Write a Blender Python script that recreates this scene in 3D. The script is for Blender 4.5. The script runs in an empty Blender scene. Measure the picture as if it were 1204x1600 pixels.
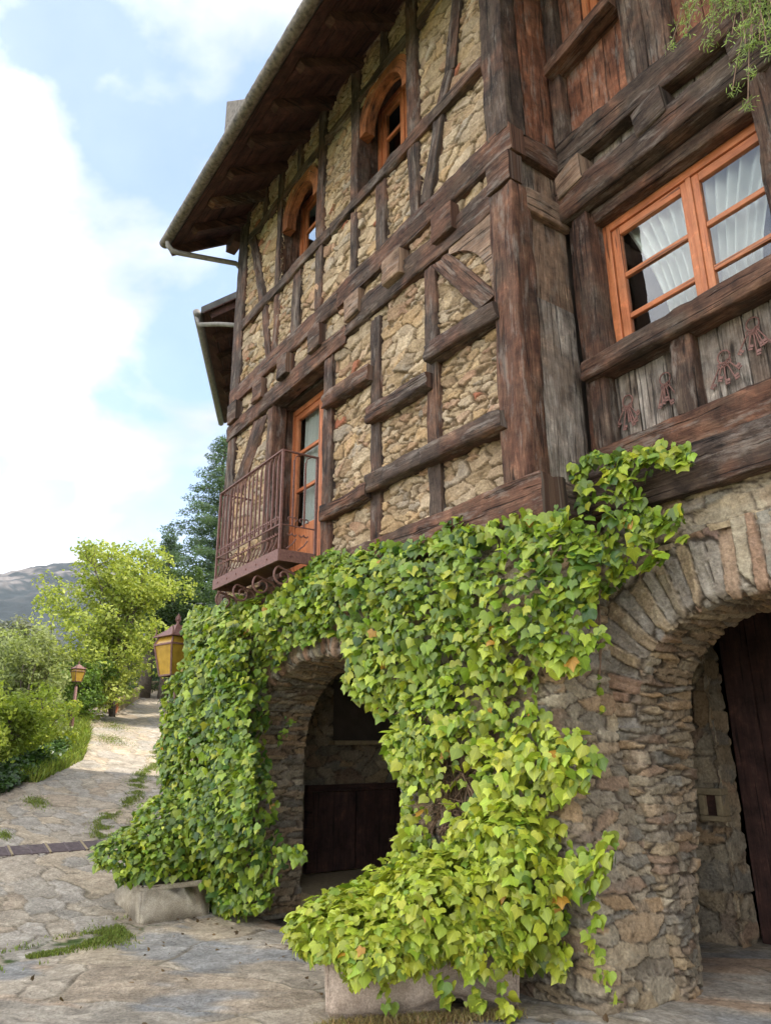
import bpy, math, random
import numpy as np
from mathutils import Vector, Matrix
R = math.radians
SC = bpy.context.scene
COL = SC.collection
rng = np.random.default_rng(7)
random.seed(7)

# ------------------------------------------------------------------ camera, sky, sun, exposure
CAM_POS = np.array([0.0, -3.8, 1.457])
YAW, PITCH, ROLL, FPX = R(34.6), R(18.1), R(-0.32), 1142.0
_f = np.array([-math.cos(YAW)*math.cos(PITCH), math.sin(YAW)*math.cos(PITCH), math.sin(PITCH)])
_r = np.cross(_f, [0, 0, 1.0]); _r /= np.linalg.norm(_r); _u = np.cross(_r, _f)
RR = _r*math.cos(ROLL)+_u*math.sin(ROLL); UU = -_r*math.sin(ROLL)+_u*math.cos(ROLL)
cam_d = bpy.data.cameras.new("camera"); cam = bpy.data.objects.new("camera", cam_d); COL.objects.link(cam)
cam.matrix_world = Matrix(((RR[0], UU[0], -_f[0], CAM_POS[0]), (RR[1], UU[1], -_f[1], CAM_POS[1]), (RR[2], UU[2], -_f[2], CAM_POS[2]), (0, 0, 0, 1)))
cam_d.sensor_fit = 'VERTICAL'; cam_d.sensor_height = 36.0; cam_d.lens = 36.0*FPX/1600.0
cam_d.clip_start = 0.05; cam_d.clip_end = 20000
SC.camera = cam
SC.view_settings.view_transform = 'Standard'; SC.view_settings.look = 'None'
SC.view_settings.exposure = 1.82; SC.view_settings.gamma = 1.0

SUN = Vector((0.42, 0.72, 1.22)).normalized()
elev = math.asin(SUN.z); azim = math.atan2(SUN.x, SUN.y)
sl = bpy.data.lights.new("sun", 'SUN'); sl.energy = 2.1; sl.angle = R(0.5); sl.color = (1.0, 0.94, 0.84)
so = bpy.data.objects.new("sun", sl); COL.objects.link(so)
so.rotation_euler = SUN.to_track_quat('Z', 'Y').to_euler()

W = bpy.data.worlds.new("World"); SC.world = W; W.use_nodes = True
nt = W.node_tree; nt.nodes.clear(); N = nt.nodes.new; L = nt.links.new
out = N('ShaderNodeOutputWorld'); bg = N('ShaderNodeBackground'); bg.inputs[1].default_value = 0.12
sky = N('ShaderNodeTexSky'); sky.sky_type = 'NISHITA'; sky.sun_disc = False
sky.sun_elevation = elev; sky.sun_rotation = azim; sky.altitude = 900; sky.air_density = 1.0; sky.dust_density = 0.8
tc = N('ShaderNodeTexCoord'); sep = N('ShaderNodeSeparateXYZ'); L(tc.outputs['Generated'], sep.inputs[0])
zc = N('ShaderNodeMath'); zc.operation = 'ADD'; L(sep.outputs[2], zc.inputs[0]); zc.inputs[1].default_value = 0.28
dv = N('ShaderNodeVectorMath'); dv.operation = 'DIVIDE'; cmb = N('ShaderNodeCombineXYZ')
for i in range(3): L(zc.outputs[0], cmb.inputs[i])
L(tc.outputs['Generated'], dv.inputs[0]); L(cmb.outputs[0], dv.inputs[1])
mp = N('ShaderNodeMapping'); mp.inputs['Location'].default_value = (0.1, 0.4, 0); mp.inputs['Scale'].default_value = (1.5, 1.9, 1.6)
L(dv.outputs[0], mp.inputs[0])
nz = N('ShaderNodeTexNoise'); nz.inputs['Scale'].default_value = 1.7; nz.inputs['Detail'].default_value = 9; nz.inputs['Roughness'].default_value = 0.52
nz.inputs['Distortion'].default_value = 0.25; L(mp.outputs[0], nz.inputs['Vector'])
rp = N('ShaderNodeValToRGB'); rp.color_ramp.elements[0].position = 0.40; rp.color_ramp.elements[1].position = 0.58
rp.color_ramp.elements[0].color = (.16, .16, .16, 1)
L(nz.outputs[0], rp.inputs[0])
# clouds facing the sun (the half of the sky opposite it) are the brighter ones; paler towards the horizon
hz = N('ShaderNodeMapRange'); hz.inputs[1].default_value = 0.0; hz.inputs[2].default_value = 0.5; hz.inputs[3].default_value = 0.75; hz.inputs[4].default_value = 0.0
L(sep.outputs[2], hz.inputs[0])
mx0 = N('ShaderNodeMath'); mx0.operation = 'MAXIMUM'; L(rp.outputs[0], mx0.inputs[0]); L(hz.outputs[0], mx0.inputs[1])
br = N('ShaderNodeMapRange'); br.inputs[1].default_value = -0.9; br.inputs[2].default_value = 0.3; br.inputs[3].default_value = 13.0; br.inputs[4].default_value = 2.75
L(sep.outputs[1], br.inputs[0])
n3 = N('ShaderNodeTexNoise'); n3.inputs['Scale'].default_value = 3.1; n3.inputs['Detail'].default_value = 6; L(mp.outputs[0], n3.inputs['Vector'])
b3 = N('ShaderNodeMapRange'); b3.inputs[1].default_value = .35; b3.inputs[2].default_value = .65; b3.inputs[3].default_value = .78; b3.inputs[4].default_value = 1.12; L(n3.outputs[0], b3.inputs[0])
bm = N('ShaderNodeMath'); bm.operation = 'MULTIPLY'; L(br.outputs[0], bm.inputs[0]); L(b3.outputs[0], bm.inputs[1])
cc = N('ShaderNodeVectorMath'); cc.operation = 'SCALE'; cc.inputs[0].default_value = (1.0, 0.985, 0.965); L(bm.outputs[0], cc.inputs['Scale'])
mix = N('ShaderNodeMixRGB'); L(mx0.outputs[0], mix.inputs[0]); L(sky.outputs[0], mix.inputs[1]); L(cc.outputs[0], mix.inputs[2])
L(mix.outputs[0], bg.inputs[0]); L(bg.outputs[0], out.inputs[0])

# ------------------------------------------------------------------ helpers
def at(px, py, Y):
    """point on the vertical plane y=Y seen at photo pixel"""
    d = _f*FPX + RR*(px-602) - UU*(py-800)
    return CAM_POS + d*((Y-CAM_POS[1])/d[1])
def tag(o, label=None, cat=None, group=None, kind=None):
    if label: o['label'] = label
    if cat: o['category'] = cat
    if group: o['group'] = group
    if kind: o['kind'] = kind
    return o
def empty(name, loc=(0, 0, 0), parent=None):
    o = bpy.data.objects.new(name, None); COL.objects.link(o); o.location = loc; o.empty_display_size = .2
    if parent: o.parent = parent
    return o
def link_mesh(name, me, mat, parent=None, smooth=False):
    o = bpy.data.objects.new(name, me); COL.objects.link(o)
    if mat is not None: me.materials.append(mat)
    if parent is not None:
        o.parent = parent
        o.matrix_parent_inverse = Matrix.Translation(-root_loc(parent))
    if smooth: me.polygons.foreach_set('use_smooth', [True]*len(me.polygons))
    return o
def root_loc(p):
    v = Vector((0, 0, 0))
    while p is not None: v = v+p.location+p.matrix_parent_inverse.translation; p = p.parent
    return v
def np_mesh(name, V, F, col=None, uv=None, smooth=True):
    """V (n,3); F (m,k) with constant k"""
    V = np.asarray(V, np.float32); F = np.asarray(F, np.int32); k = F.shape[1]
    me = bpy.data.meshes.new(name)
    me.vertices.add(len(V)); me.vertices.foreach_set('co', V.ravel())
    me.loops.add(F.size); me.loops.foreach_set('vertex_index', F.ravel())
    me.polygons.add(len(F)); me.polygons.foreach_set('loop_start', np.arange(0, F.size, k, dtype=np.int32))
    me.polygons.foreach_set('loop_total', np.full(len(F), k, np.int32))
    if smooth: me.polygons.foreach_set('use_smooth', np.ones(len(F), bool))
    me.update(calc_edges=True)
    if col is not None:
        a = me.color_attributes.new('Col', 'FLOAT_COLOR', 'POINT')
        c4 = np.ones((len(V), 4), np.float32); c4[:, :3] = col; a.data.foreach_set('color', c4.ravel())
    if uv is not None:
        a = me.uv_layers.new(name='UVMap'); a.data.foreach_set('uv', np.asarray(uv, np.float32)[F.ravel()].ravel())
    return me
class MB:
    def __init__(s): s.v = []; s.f = []; s.uv = []
    def add(s, vs, fs, uvs=None):
        b = len(s.v); s.v += [tuple(map(float, v)) for v in vs]
        s.f += [tuple(b+i for i in f) for f in fs]
        s.uv += list(uvs) if uvs is not None else [(v[0]+v[1]*.7, v[2]) for v in vs]
        return s
    def box(s, x0, x1, y0, y1, z0, z1):
        x0, x1 = sorted((x0, x1)); y0, y1 = sorted((y0, y1)); z0, z1 = sorted((z0, z1))
        vs = [(x, y, z) for x in (x0, x1) for y in (y0, y1) for z in (z0, z1)]
        return s.add(vs, [(0, 1, 3, 2), (4, 6, 7, 5), (0, 4, 5, 1), (2, 3, 7, 6), (0, 2, 6, 4), (1, 5, 7, 3)])
    def prism(s, poly, y0, y1):
        """polygon in xz extruded in y"""
        n = len(poly); vs = [(p[0], y0, p[1]) for p in poly]+[(p[0], y1, p[1]) for p in poly]
        return s.add(vs, [tuple(range(n)), tuple(range(2*n-1, n-1, -1))]+[(i, i+n, (i+1) % n+n, (i+1) % n) for i in range(n)])
    def hexa(s, P): # 8 points: bottom 4 ring, top 4 ring
        return s.add(P, [(3, 2, 1, 0), (4, 5, 6, 7)]+[(i, (i+1) % 4, (i+1) % 4+4, i+4) for i in range(4)])
    def tube(s, pts, r, seg=8, cap=True):
        pts = [Vector(p) for p in pts]; n = len(pts)
        rs = r if hasattr(r, '__len__') else [r]*n
        t0 = (pts[1]-pts[0]).normalized(); ref = Vector((0, 0, 1)) if abs(t0.z) < .9 else Vector((1, 0, 0))
        a = t0.cross(ref).normalized(); vs = []; uvs = []; ln = 0
        for i in range(n):
            t = (pts[min(i+1, n-1)]-pts[max(i-1, 0)]).normalized()
            a = (a-t*a.dot(t)).normalized(); b = t.cross(a)
            if i: ln += (pts[i]-pts[i-1]).length
            for k in range(seg):
                an = 2*math.pi*k/seg
                vs.append(pts[i]+(a*math.cos(an)+b*math.sin(an))*rs[i]); uvs.append((ln, rs[i]*min(an, 2*math.pi-an)))
        fs = [(i*seg+k, i*seg+(k+1) % seg, (i+1)*seg+(k+1) % seg, (i+1)*seg+k) for i in range(n-1) for k in range(seg)]
        if cap: fs += [tuple(range(seg-1, -1, -1)), tuple((n-1)*seg+k for k in range(seg))]
        return s.add(vs, fs, uvs)
    def bar(s, a, b, w, h, up=(0, 0, 1)):
        a = Vector(a); b = Vector(b); t = (b-a).normalized(); u = Vector(up); sd = t.cross(u).normalized(); u = sd.cross(t)
        P = [a+sd*x*w/2+u*y*h/2 for x, y in ((-1, -1), (1, -1), (1, 1), (-1, 1))]+[b+sd*x*w/2+u*y*h/2 for x, y in ((-1, -1), (1, -1), (1, 1), (-1, 1))]
        return s.add(P, [(0, 1, 2, 3), (7, 6, 5, 4)]+[(i, i+4, (i+1) % 4+4, (i+1) % 4) for i in range(4)])
    def build(s, name, mat, parent=None, smooth=False, bevel=0):
        me = bpy.data.meshes.new(name); me.from_pydata(s.v, [], s.f); me.update()
        l = me.uv_layers.new(name='UVMap'); ii = np.zeros(len(me.loops), np.int32); me.loops.foreach_get('vertex_index', ii)
        l.data.foreach_set('uv', np.asarray(s.uv, np.float32)[ii].ravel())
        o = link_mesh(name, me, mat, parent, smooth)
        if bevel:
            m = o.modifiers.new('bevel', 'BEVEL'); m.width = bevel; m.segments = 2; m.limit_method = 'ANGLE'
        return o

# numpy noise -------------------------------------------------------
def hsh(ix, iy, seed):
    h = (ix.astype(np.int64)*374761393 + iy.astype(np.int64)*668265263 + seed*1274126177) & 0xffffffff
    h = ((h ^ (h >> 13))*1274126177) & 0xffffffff
    h = ((h ^ (h >> 16))*2246822519) & 0xffffffff
    return ((h ^ (h >> 15)) & 0xffffff)/float(0xffffff)
def vn(x, y, seed=0):
    x = np.asarray(x, float); y = np.asarray(y, float)
    ix = np.floor(x); iy = np.floor(y); fx = x-ix; fy = y-iy
    fx = fx*fx*(3-2*fx); fy = fy*fy*(3-2*fy)
    a = hsh(ix, iy, seed); b = hsh(ix+1, iy, seed); c = hsh(ix, iy+1, seed); d = hsh(ix+1, iy+1, seed)
    return (a+(b-a)*fx)*(1-fy)+(c+(d-c)*fx)*fy
def fbm(x, y, seed=0, o=4, g=.5):
    s = 0; a = 1; t = 0
    for i in range(o):
        s = s+a*vn(x*2**i, y*2**i, seed+i*17); t += a; a *= g
    return s/t
def sst(a, b, x):
    t = np.clip((x-a)/(b-a), 0, 1); return t*t*(3-2*t)
def stones(U, V, cu, cv, seed, jit=.42, warp=.25, wt=.35, shift=1.0, ex=2.0):
    """irregular rubble: returns edge distance (m, approx), three randoms per stone, offset from stone centre"""
    m = min(cu, cv)
    U, V = U+(fbm(U/m*1.3, V/m*1.3, seed+5, 3)-.5)*m*warp*1.3, V+(fbm(U/m*1.3, V/m*1.3, seed+9, 3)-.5)*m*warp*1.3
    gu = U/cu; gv = V/cv; iv = np.floor(gv)
    b1 = np.full(U.shape, 1e9); b2 = b1.copy(); I = [np.zeros(U.shape) for _ in range(5)]
    for dj in (-2, -1, 0, 1, 2):
        j = iv+dj; sh = hsh(j, j*0+3, seed)*shift
        iu = np.floor(gu-sh)
        for di in (-2, -1, 0, 1, 2):
            i = iu+di
            r1 = hsh(i, j, seed+1); r2 = hsh(i, j, seed+2); r3 = hsh(i, j, seed+3)
            cx = i+sh+.5+(r1-.5)*2*jit; cy = j+.5+(r2-.5)*2*jit
            dx = (gu-cx); dy = (gv-cy)
            ra_ = (r1-.5)*.7; dxr = dx+dy*ra_; d = np.abs(dxr)**ex+np.abs(dy)**ex-wt*(r3-.5)
            m1 = d < b1
            b2 = np.where(m1, b1, np.minimum(b2, d)); b1 = np.where(m1, d, b1)
            for q, val in enumerate((i, j, r3, dx*cu, dy*cv)): I[q] = np.where(m1, val, I[q])
    ed = (b2-b1)*m*.5
    ra = hsh(I[0], I[1], seed+31); rb = hsh(I[0], I[1], seed+32); rc = hsh(I[0], I[1], seed+33)
    return ed, ra, rb, rc, I[3], I[4]
def relief_h(U, V, ed, ra, rb, rc, dx, dy, seed, gap=.012, rnd=.02, amp=.035, tilt=.25, rough=.012, lay=0.0):
    ed = ed+(fbm(U*34, V*34, seed+44, 3)-.5)*.008
    body = sst(gap*.2, gap+rnd, ed)
    rg = np.abs(fbm(U*7+rb*9, V*10+ra*7, seed+47, 3)-.5)*2
    h = body*(amp*(.35+1.1*ra)-rg*.022)+body*((rb-.5)*tilt*dx+(rc-.5)*tilt*dy)
    h = h+body*(fbm(U*16, V*22, seed+50, 4, .55)-.5)*rough*2+(1-body)*(fbm(U*30, V*30, seed+60, 2)-.5)*rough
    if lay: h = h+body*(fbm(U*5, V*60, seed+70, 3)-.5)*lay
    return h, body
def palette(ra, rb, body, U, V, pal, mort_shade, seed, var=.22):
    pal = np.array(pal); k = np.clip((ra*len(pal)).astype(int), 0, len(pal)-1)
    c = pal[k]
    j = pal[np.clip((rb*len(pal)).astype(int), 0, len(pal)-1)]
    m = sst(.42, .62, fbm(U*7, V*9, seed+80, 4))[..., None]
    c = c*(1-m*.45)+j*m*.45
    c = c*(1-var/2+var*rb)[..., None]*(.82+.36*fbm(U*26, V*34, seed+90, 4, .6))[..., None]
    return c*body[..., None]+np.array(mort_shade)*(1-body)[..., None]
def grid_faces(nu, nv, keep=None):
    i = np.arange(nu*nv).reshape(nu, nv)
    F = np.stack([i[:-1, :-1], i[1:, :-1], i[1:, 1:], i[:-1, 1:]], -1)
    if keep is not None: return F[keep]
    return F.reshape(-1, 4)
def relief_obj(name, P, Nn, H, C, mat, parent, keep=None, flip=False):
    V = (P+Nn*H[..., None]).reshape(-1, 3); F = grid_faces(P.shape[0], P.shape[1], keep)
    if flip: F = F[:, ::-1]
    used = np.unique(F); mp_ = np.zeros(len(V), np.int32); mp_[used] = np.arange(len(used))
    me = np_mesh(name, V[used], mp_[F], col=C.reshape(-1, 3)[used])
    return link_mesh(name, me, mat, parent)

# ------------------------------------------------------------------ materials
def mat_base(name):
    m = bpy.data.materials.new(name); m.use_nodes = True; n = m.node_tree; n.nodes.clear()
    o = n.nodes.new('ShaderNodeOutputMaterial'); b = n.nodes.new('ShaderNodeBsdfPrincipled'); n.links.new(b.outputs[0], o.inputs[0])
    return m, n, b, o
def nd(n, t, **k):
    x = n.nodes.new(t)
    for a, v in k.items():
        if a in ('sc', 'det', 'rough', 'dist'):
            x.inputs[{'sc': 'Scale', 'det': 'Detail', 'rough': 'Roughness', 'dist': 'Distortion'}[a]].default_value = v
        else: setattr(x, a, v)
    return x
def ramp(n, src, stops):
    r = n.nodes.new('ShaderNodeValToRGB'); e = r.color_ramp.elements
    while len(e) < len(stops): e.new(.5)
    for x, (p, c) in zip(e, stops): x.position = p; x.color = (*c, 1) if len(c) == 3 else c
    n.links.new(src, r.inputs[0]); return r
def bump(n, b, src, strength=.4, dist=.01):
    bp = n.nodes.new('ShaderNodeBump'); bp.inputs['Strength'].default_value = strength; bp.inputs['Distance'].default_value = dist
    n.links.new(src, bp.inputs['Height']); n.links.new(bp.outputs[0], b.inputs['Normal']); return bp
def mat_stone(name, fine=70, strength=.6, rough=.92, tint=(1, 1, 1), dist=.01):
    m, n, b, o = mat_base(name); l = n.links.new
    a = nd(n, 'ShaderNodeAttribute', attribute_name='Col'); tcn = nd(n, 'ShaderNodeTexCoord')
    z = nd(n, 'ShaderNodeTexNoise', sc=fine, det=8, rough=.65); l(tcn.outputs['Object'], z.inputs['Vector'])
    z2 = nd(n, 'ShaderNodeTexNoise', sc=9, det=6, rough=.6); l(tcn.outputs['Object'], z2.inputs['Vector'])
    r = ramp(n, z.outputs[0], [(.25, (.55*tint[0], .55*tint[1], .55*tint[2])), (.72, (1.35*tint[0], 1.35*tint[1], 1.35*tint[2]))])
    r2 = ramp(n, z2.outputs[0], [(.3, (.72, .70, .68)), (.7, (1.18, 1.2, 1.22))])
    x = nd(n, 'ShaderNodeMixRGB', blend_type='MULTIPLY'); x.inputs[0].default_value = 1; l(a.outputs['Color'], x.inputs[1]); l(r.outputs[0], x.inputs[2])
    y = nd(n, 'ShaderNodeMixRGB', blend_type='MULTIPLY'); y.inputs[0].default_value = 1; l(x.outputs[0], y.inputs[1]); l(r2.outputs[0], y.inputs[2])
    l(y.outputs[0], b.inputs['Base Color']); b.inputs['Roughness'].default_value = rough; b.inputs['Specular IOR Level'].default_value = .25
    bump(n, b, z.outputs[0], strength, dist); return m
def mat_wood(name, stops, rough=.8, bs=.7, knots=.3, patch=None):
    """grain runs along u of the UV map (metres)"""
    m, n, b, o = mat_base(name); l = n.links.new
    uv = nd(n, 'ShaderNodeUVMap'); oi = nd(n, 'ShaderNodeObjectInfo')
    off = nd(n, 'ShaderNodeMath', operation='MULTIPLY'); off.inputs[1].default_value = 37.0; l(oi.outputs['Random'], off.inputs[0])
    ad = nd(n, 'ShaderNodeVectorMath', operation='ADD'); l(uv.outputs[0], ad.inputs[0]); l(off.outputs[0], ad.inputs[1])
    mp = nd(n, 'ShaderNodeMapping'); mp.inputs['Scale'].default_value = (4.0, 75.0, 1); l(ad.outputs[0], mp.inputs[0])
    z = nd(n, 'ShaderNodeTexNoise', sc=1, det=7, rough=.68, dist=.6); l(mp.outputs[0], z.inputs['Vector'])
    mp2 = nd(n, 'ShaderNodeMapping'); mp2.inputs['Scale'].default_value = (1.7, 7.0, 1); l(ad.outputs[0], mp2.inputs[0])
    z2 = nd(n, 'ShaderNodeTexNoise', sc=1, det=5, rough=.6, dist=.8); l(mp2.outputs[0], z2.inputs['Vector'])
    mxn = nd(n, 'ShaderNodeMixRGB'); mxn.inputs[0].default_value = .5; l(z.outputs[0], mxn.inputs[1]); l(z2.outputs[0], mxn.inputs[2])
    r = ramp(n, mxn.outputs[0], stops)
    col = r.outputs[0]
    zw = nd(n, 'ShaderNodeTexNoise', sc=5.5, det=8, rough=.72); l(ad.outputs[0], zw.inputs['Vector'])
    rw = ramp(n, zw.outputs[0], [(.34, (.26, .25, .25)), (.48, (.85, .85, .85)), (.58, (1.15, 1.12, 1.1)), (.68, (2.1, 2.0, 1.9))])
    mw = nd(n, 'ShaderNodeMixRGB', blend_type='MULTIPLY'); mw.inputs[0].default_value = .8 if bs > .25 else .35; l(col, mw.inputs[1]); l(rw.outputs[0], mw.inputs[2]); col = mw.outputs[0]
    # long drying cracks
    mp3 = nd(n, 'ShaderNodeMapping'); mp3.inputs['Scale'].default_value = (1.5, 34.0, 1); l(ad.outputs[0], mp3.inputs[0])
    vz = nd(n, 'ShaderNodeTexNoise', sc=1, det=2, rough=.5, dist=.3); l(mp3.outputs[0], vz.inputs['Vector'])
    cr = ramp(n, vz.outputs[0], [(.33, (.22, .22, .22)), (.39, (1, 1, 1))])
    mm = nd(n, 'ShaderNodeMixRGB', blend_type='MULTIPLY'); mm.inputs[0].default_value = .85; l(col, mm.inputs[1]); l(cr.outputs[0], mm.inputs[2]); col = mm.outputs[0]
    if patch:
        zp = nd(n, 'ShaderNodeTexNoise', sc=1.6, det=4, rough=.6); l(ad.outputs[0], zp.inputs['Vector'])
        rp_ = ramp(n, zp.outputs[0], [(.46, (0, 0, 0)), (.58, (1, 1, 1))])
        mp_ = nd(n, 'ShaderNodeMixRGB'); l(rp_.outputs[0], mp_.inputs[0]); l(col, mp_.inputs[1])
        tm = nd(n, 'ShaderNodeMixRGB', blend_type='MULTIPLY'); tm.inputs[0].default_value = 1; l(col, tm.inputs[1]); tm.inputs[2].default_value = (*patch, 1)
        l(tm.outputs[0], mp_.inputs[2]); col = mp_.outputs[0]
    if bs > .45:
        mk = nd(n, 'ShaderNodeMapping'); mk.inputs['Scale'].default_value = (1.6, 5.5, 1); l(ad.outputs[0], mk.inputs[0])
        vk = nd(n, 'ShaderNodeTexVoronoi'); vk.inputs['Scale'].default_value = 1.0; l(mk.outputs[0], vk.inputs['Vector'])
        kr = ramp(n, vk.outputs['Distance'], [(.05, (.22, .2, .2)), (.09, (.7, .68, .66)), (.13, (1, 1, 1))])
        mk2 = nd(n, 'ShaderNodeMixRGB', blend_type='MULTIPLY'); mk2.inputs[0].default_value = 1; l(col, mk2.inputs[1]); l(kr.outputs[0], mk2.inputs[2]); col = mk2.outputs[0]
    if bs > .6:   # bleached, silvery fibres where the weather reaches
        zg = nd(n, 'ShaderNodeTexNoise', sc=2.3, det=9, rough=.75); a2 = nd(n, 'ShaderNodeMapping'); a2.inputs['Scale'].default_value = (1, 4.5, 1); a2.inputs['Location'].default_value = (11, 5, 0)
        l(ad.outputs[0], a2.inputs[0]); l(a2.outputs[0], zg.inputs['Vector']); gr_ = ramp(n, zg.outputs[0], [(.53, (0, 0, 0)), (.63, (.55, .55, .55))])
        mg = nd(n, 'ShaderNodeMixRGB'); l(gr_.outputs[0], mg.inputs[0]); l(col, mg.inputs[1]); mg.inputs[2].default_value = (.27, .225, .19, 1); col = mg.outputs[0]
    l(col, b.inputs['Base Color']); b.inputs['Roughness'].default_value = rough; b.inputs['Specular IOR Level'].default_value = .3
    hm0 = nd(n, 'ShaderNodeMath', operation='MULTIPLY_ADD'); l(zw.outputs[0], hm0.inputs[0]); hm0.inputs[1].default_value = .8; l(mxn.outputs[0], hm0.inputs[2])
    hm = nd(n, 'ShaderNodeMath', operation='MULTIPLY'); l(hm0.outputs[0], hm.inputs[0]); l(cr.outputs[0], hm.inputs[1])
    bump(n, b, hm.outputs[0], min(1, bs*1.4), .032); return m
def mat_plain(name, col, rough=.6, metal=0, var=.25, sc=12, bs=.15, spec=.4):
    m, n, b, o = mat_base(name); l = n.links.new; t = nd(n, 'ShaderNodeTexCoord')
    z = nd(n, 'ShaderNodeTexNoise', sc=sc, det=7, rough=.62); l(t.outputs['Object'], z.inputs['Vector'])
    r = ramp(n, z.outputs[0], [(.3, tuple(c*(1-var) for c in col)), (.7, tuple(min(1, c*(1+var)) for c in col))])
    l(r.outputs[0], b.inputs['Base Color']); b.inputs['Roughness'].default_value = rough; b.inputs['Metallic'].default_value = metal
    b.inputs['Specular IOR Level'].default_value = spec
    if bs: bump(n, b, z.outputs[0], bs, .01)
    return m
def mat_leaf(name, trans=.35, rough=.45, veins=True, sheen=.5):
    m, n, b, o = mat_base(name); l = n.links.new
    a = nd(n, 'ShaderNodeAttribute', attribute_name='Col'); col = a.outputs['Color']
    if veins:
        uv = nd(n, 'ShaderNodeUVMap'); sp = nd(n, 'ShaderNodeSeparateXYZ'); l(uv.outputs[0], sp.inputs[0])
        ab = nd(n, 'ShaderNodeMath', operation='ABSOLUTE'); l(sp.outputs[0], ab.inputs[0])
        # side veins run out from the midrib
        ang = nd(n, 'ShaderNodeMath', operation='ARCTAN2'); l(ab.outputs[0], ang.inputs[0]); l(sp.outputs[1], ang.inputs[1])
        wv = nd(n, 'ShaderNodeMath', operation='PINGPONG'); l(ang.outputs[0], wv.inputs[0]); wv.inputs[1].default_value = .42
        r = ramp(n, wv.outputs[0], [(0.0, (1.35, 1.32, 1.2)), (.07, (1.0, 1.0, 1.0))])
        mm = nd(n, 'ShaderNodeMixRGB', blend_type='MULTIPLY'); mm.inputs[0].default_value = 1; l(col, mm.inputs[1]); l(r.outputs[0], mm.inputs[2]); col = mm.outputs[0]
    l(col, b.inputs['Base Color']); b.inputs['Roughness'].default_value = rough; b.inputs['Specular IOR Level'].default_value = sheen
    tr = nd(n, 'ShaderNodeBsdfTranslucent'); tcx = nd(n, 'ShaderNodeMixRGB', blend_type='MULTIPLY'); tcx.inputs[0].default_value = 1
    l(col, tcx.inputs[1]); tcx.inputs[2].default_value = (1.25, 1.3, .6, 1); l(tcx.outputs[0], tr.inputs[0])
    ms = nd(n, 'ShaderNodeMixShader'); ms.inputs[0].default_value = trans; l(b.outputs[0], ms.inputs[1]); l(tr.outputs[0], ms.inputs[2])
    l(ms.outputs[0], o.inputs[0]); return m

M = {}
M['stone'] = mat_stone('tan_rubble_stone', 48, 1.0, dist=.018)
M['slate'] = mat_stone('grey_brown_slate', 45, 1.0, dist=.018)
M['paving'] = mat_stone('flagstone_paving', 34, .9, dist=.016)
M['wood_dark'] = mat_wood('dark_weathered_oak', [(0.32, (0.019, 0.012, 0.009)), (0.48, (0.071, 0.045, 0.033)), (0.6, (0.13, 0.093, 0.067)), (0.74, (0.292, 0.232, 0.178))], patch=(1.45, 1.1, .95))
M['wood_red'] = mat_wood('reddish_weathered_oak', [(0.32, (0.038, 0.016, 0.01)), (0.47, (0.119, 0.053, 0.032)), (0.6, (0.215, 0.113, 0.068)), (0.75, (0.355, 0.237, 0.157))], patch=(.55, .66, .72))
M['wood_grey'] = mat_wood('grey_weathered_board', [(.32, (.05, .036, .028)), (.45, (.20, .16, .13)), (.56, (.36, .31, .265)), (.70, (.50, .46, .41))], patch=(.62, .55, .50))
M['wood_tan'] = mat_wood('pale_oak_block', [(.32, (.09, .05, .032)), (.47, (.24, .15, .10)), (.6, (.36, .25, .175)), (.75, (.45, .34, .25))], patch=(.75, .70, .66))
M['board_orange'] = mat_wood('orange_brown_board', [(.30, (.06, .022, .012)), (.46, (.22, .085, .045)), (.6, (.34, .15, .085)), (.75, (.40, .22, .14))], patch=(.7, .66, .62))
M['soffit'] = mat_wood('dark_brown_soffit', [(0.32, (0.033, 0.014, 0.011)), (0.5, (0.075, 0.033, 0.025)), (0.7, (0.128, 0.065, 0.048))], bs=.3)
M['frame'] = mat_wood('varnished_orange_wood', [(.3, (.27, .07, .027)), (.45, (.42, .135, .052)), (.58, (.50, .18, .075)), (.72, (.60, .27, .13))], rough=.42, bs=.12)
M['arch_wood'] = mat_wood('orange_arch_wood', [(0.3, (0.111, 0.031, 0.012)), (0.47, (0.289, 0.098, 0.034)), (0.6, (0.391, 0.148, 0.056)), (0.75, (0.425, 0.203, 0.098))], rough=.6, bs=.5)
M['iron'] = mat_plain('rust_brown_iron', (.165, .078, .062), .62, 0, .4, 40, .25)
M['gutter'] = mat_plain('mottled_grey_zinc', (.135, .11, .085), .7, 0, .8, 16, .5)
M['pipe'] = mat_plain('grey_zinc_pipe', (.22, .20, .18), .6, .05, .3, 14, .1)
M['roof'] = mat_plain('dark_slate_roof', (.10, .095, .09), .8, 0, .4, 5, .5)
M['drain'] = mat_plain('dark_cast_iron', (.115, .085, .085), .7, 0, .3, 20, .3)
M['trough'] = mat_stone('hewn_granite', 90, .5)
M['void'] = mat_plain('dark_plaster', (.09, .07, .055), .9, 0, .3, 4, .2)
M['gate'] = mat_wood('near_black_door_wood', [(0.3, (0.026, 0.013, 0.01)), (0.5, (0.055, 0.026, 0.021)), (0.7, (0.098, 0.052, 0.039))], bs=.4)
M['amber'] = mat_plain('amber_glass', (.40, .235, .035), .25, 0, .25, 9, .05, .5)
M['bark'] = mat_plain('grey_bark', (.12, .095, .075), .9, 0, .5, 9, .8)
M['stem'] = mat_plain('ivy_stem', (.20, .125, .08), .85, 0, .4, 30, .4)
M['leaf'] = mat_leaf('ivy_leaf', .26, .42)
M['foliage'] = mat_leaf('tree_leaf', .38, .55, veins=False, sheen=.25)
M['grass'] = mat_leaf('grass_blade', .3, .6, veins=False, sheen=.2)
M['terracotta'] = mat_plain('terracotta', (.42, .14, .06), .8, 0, .2, 20, .2)
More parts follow.
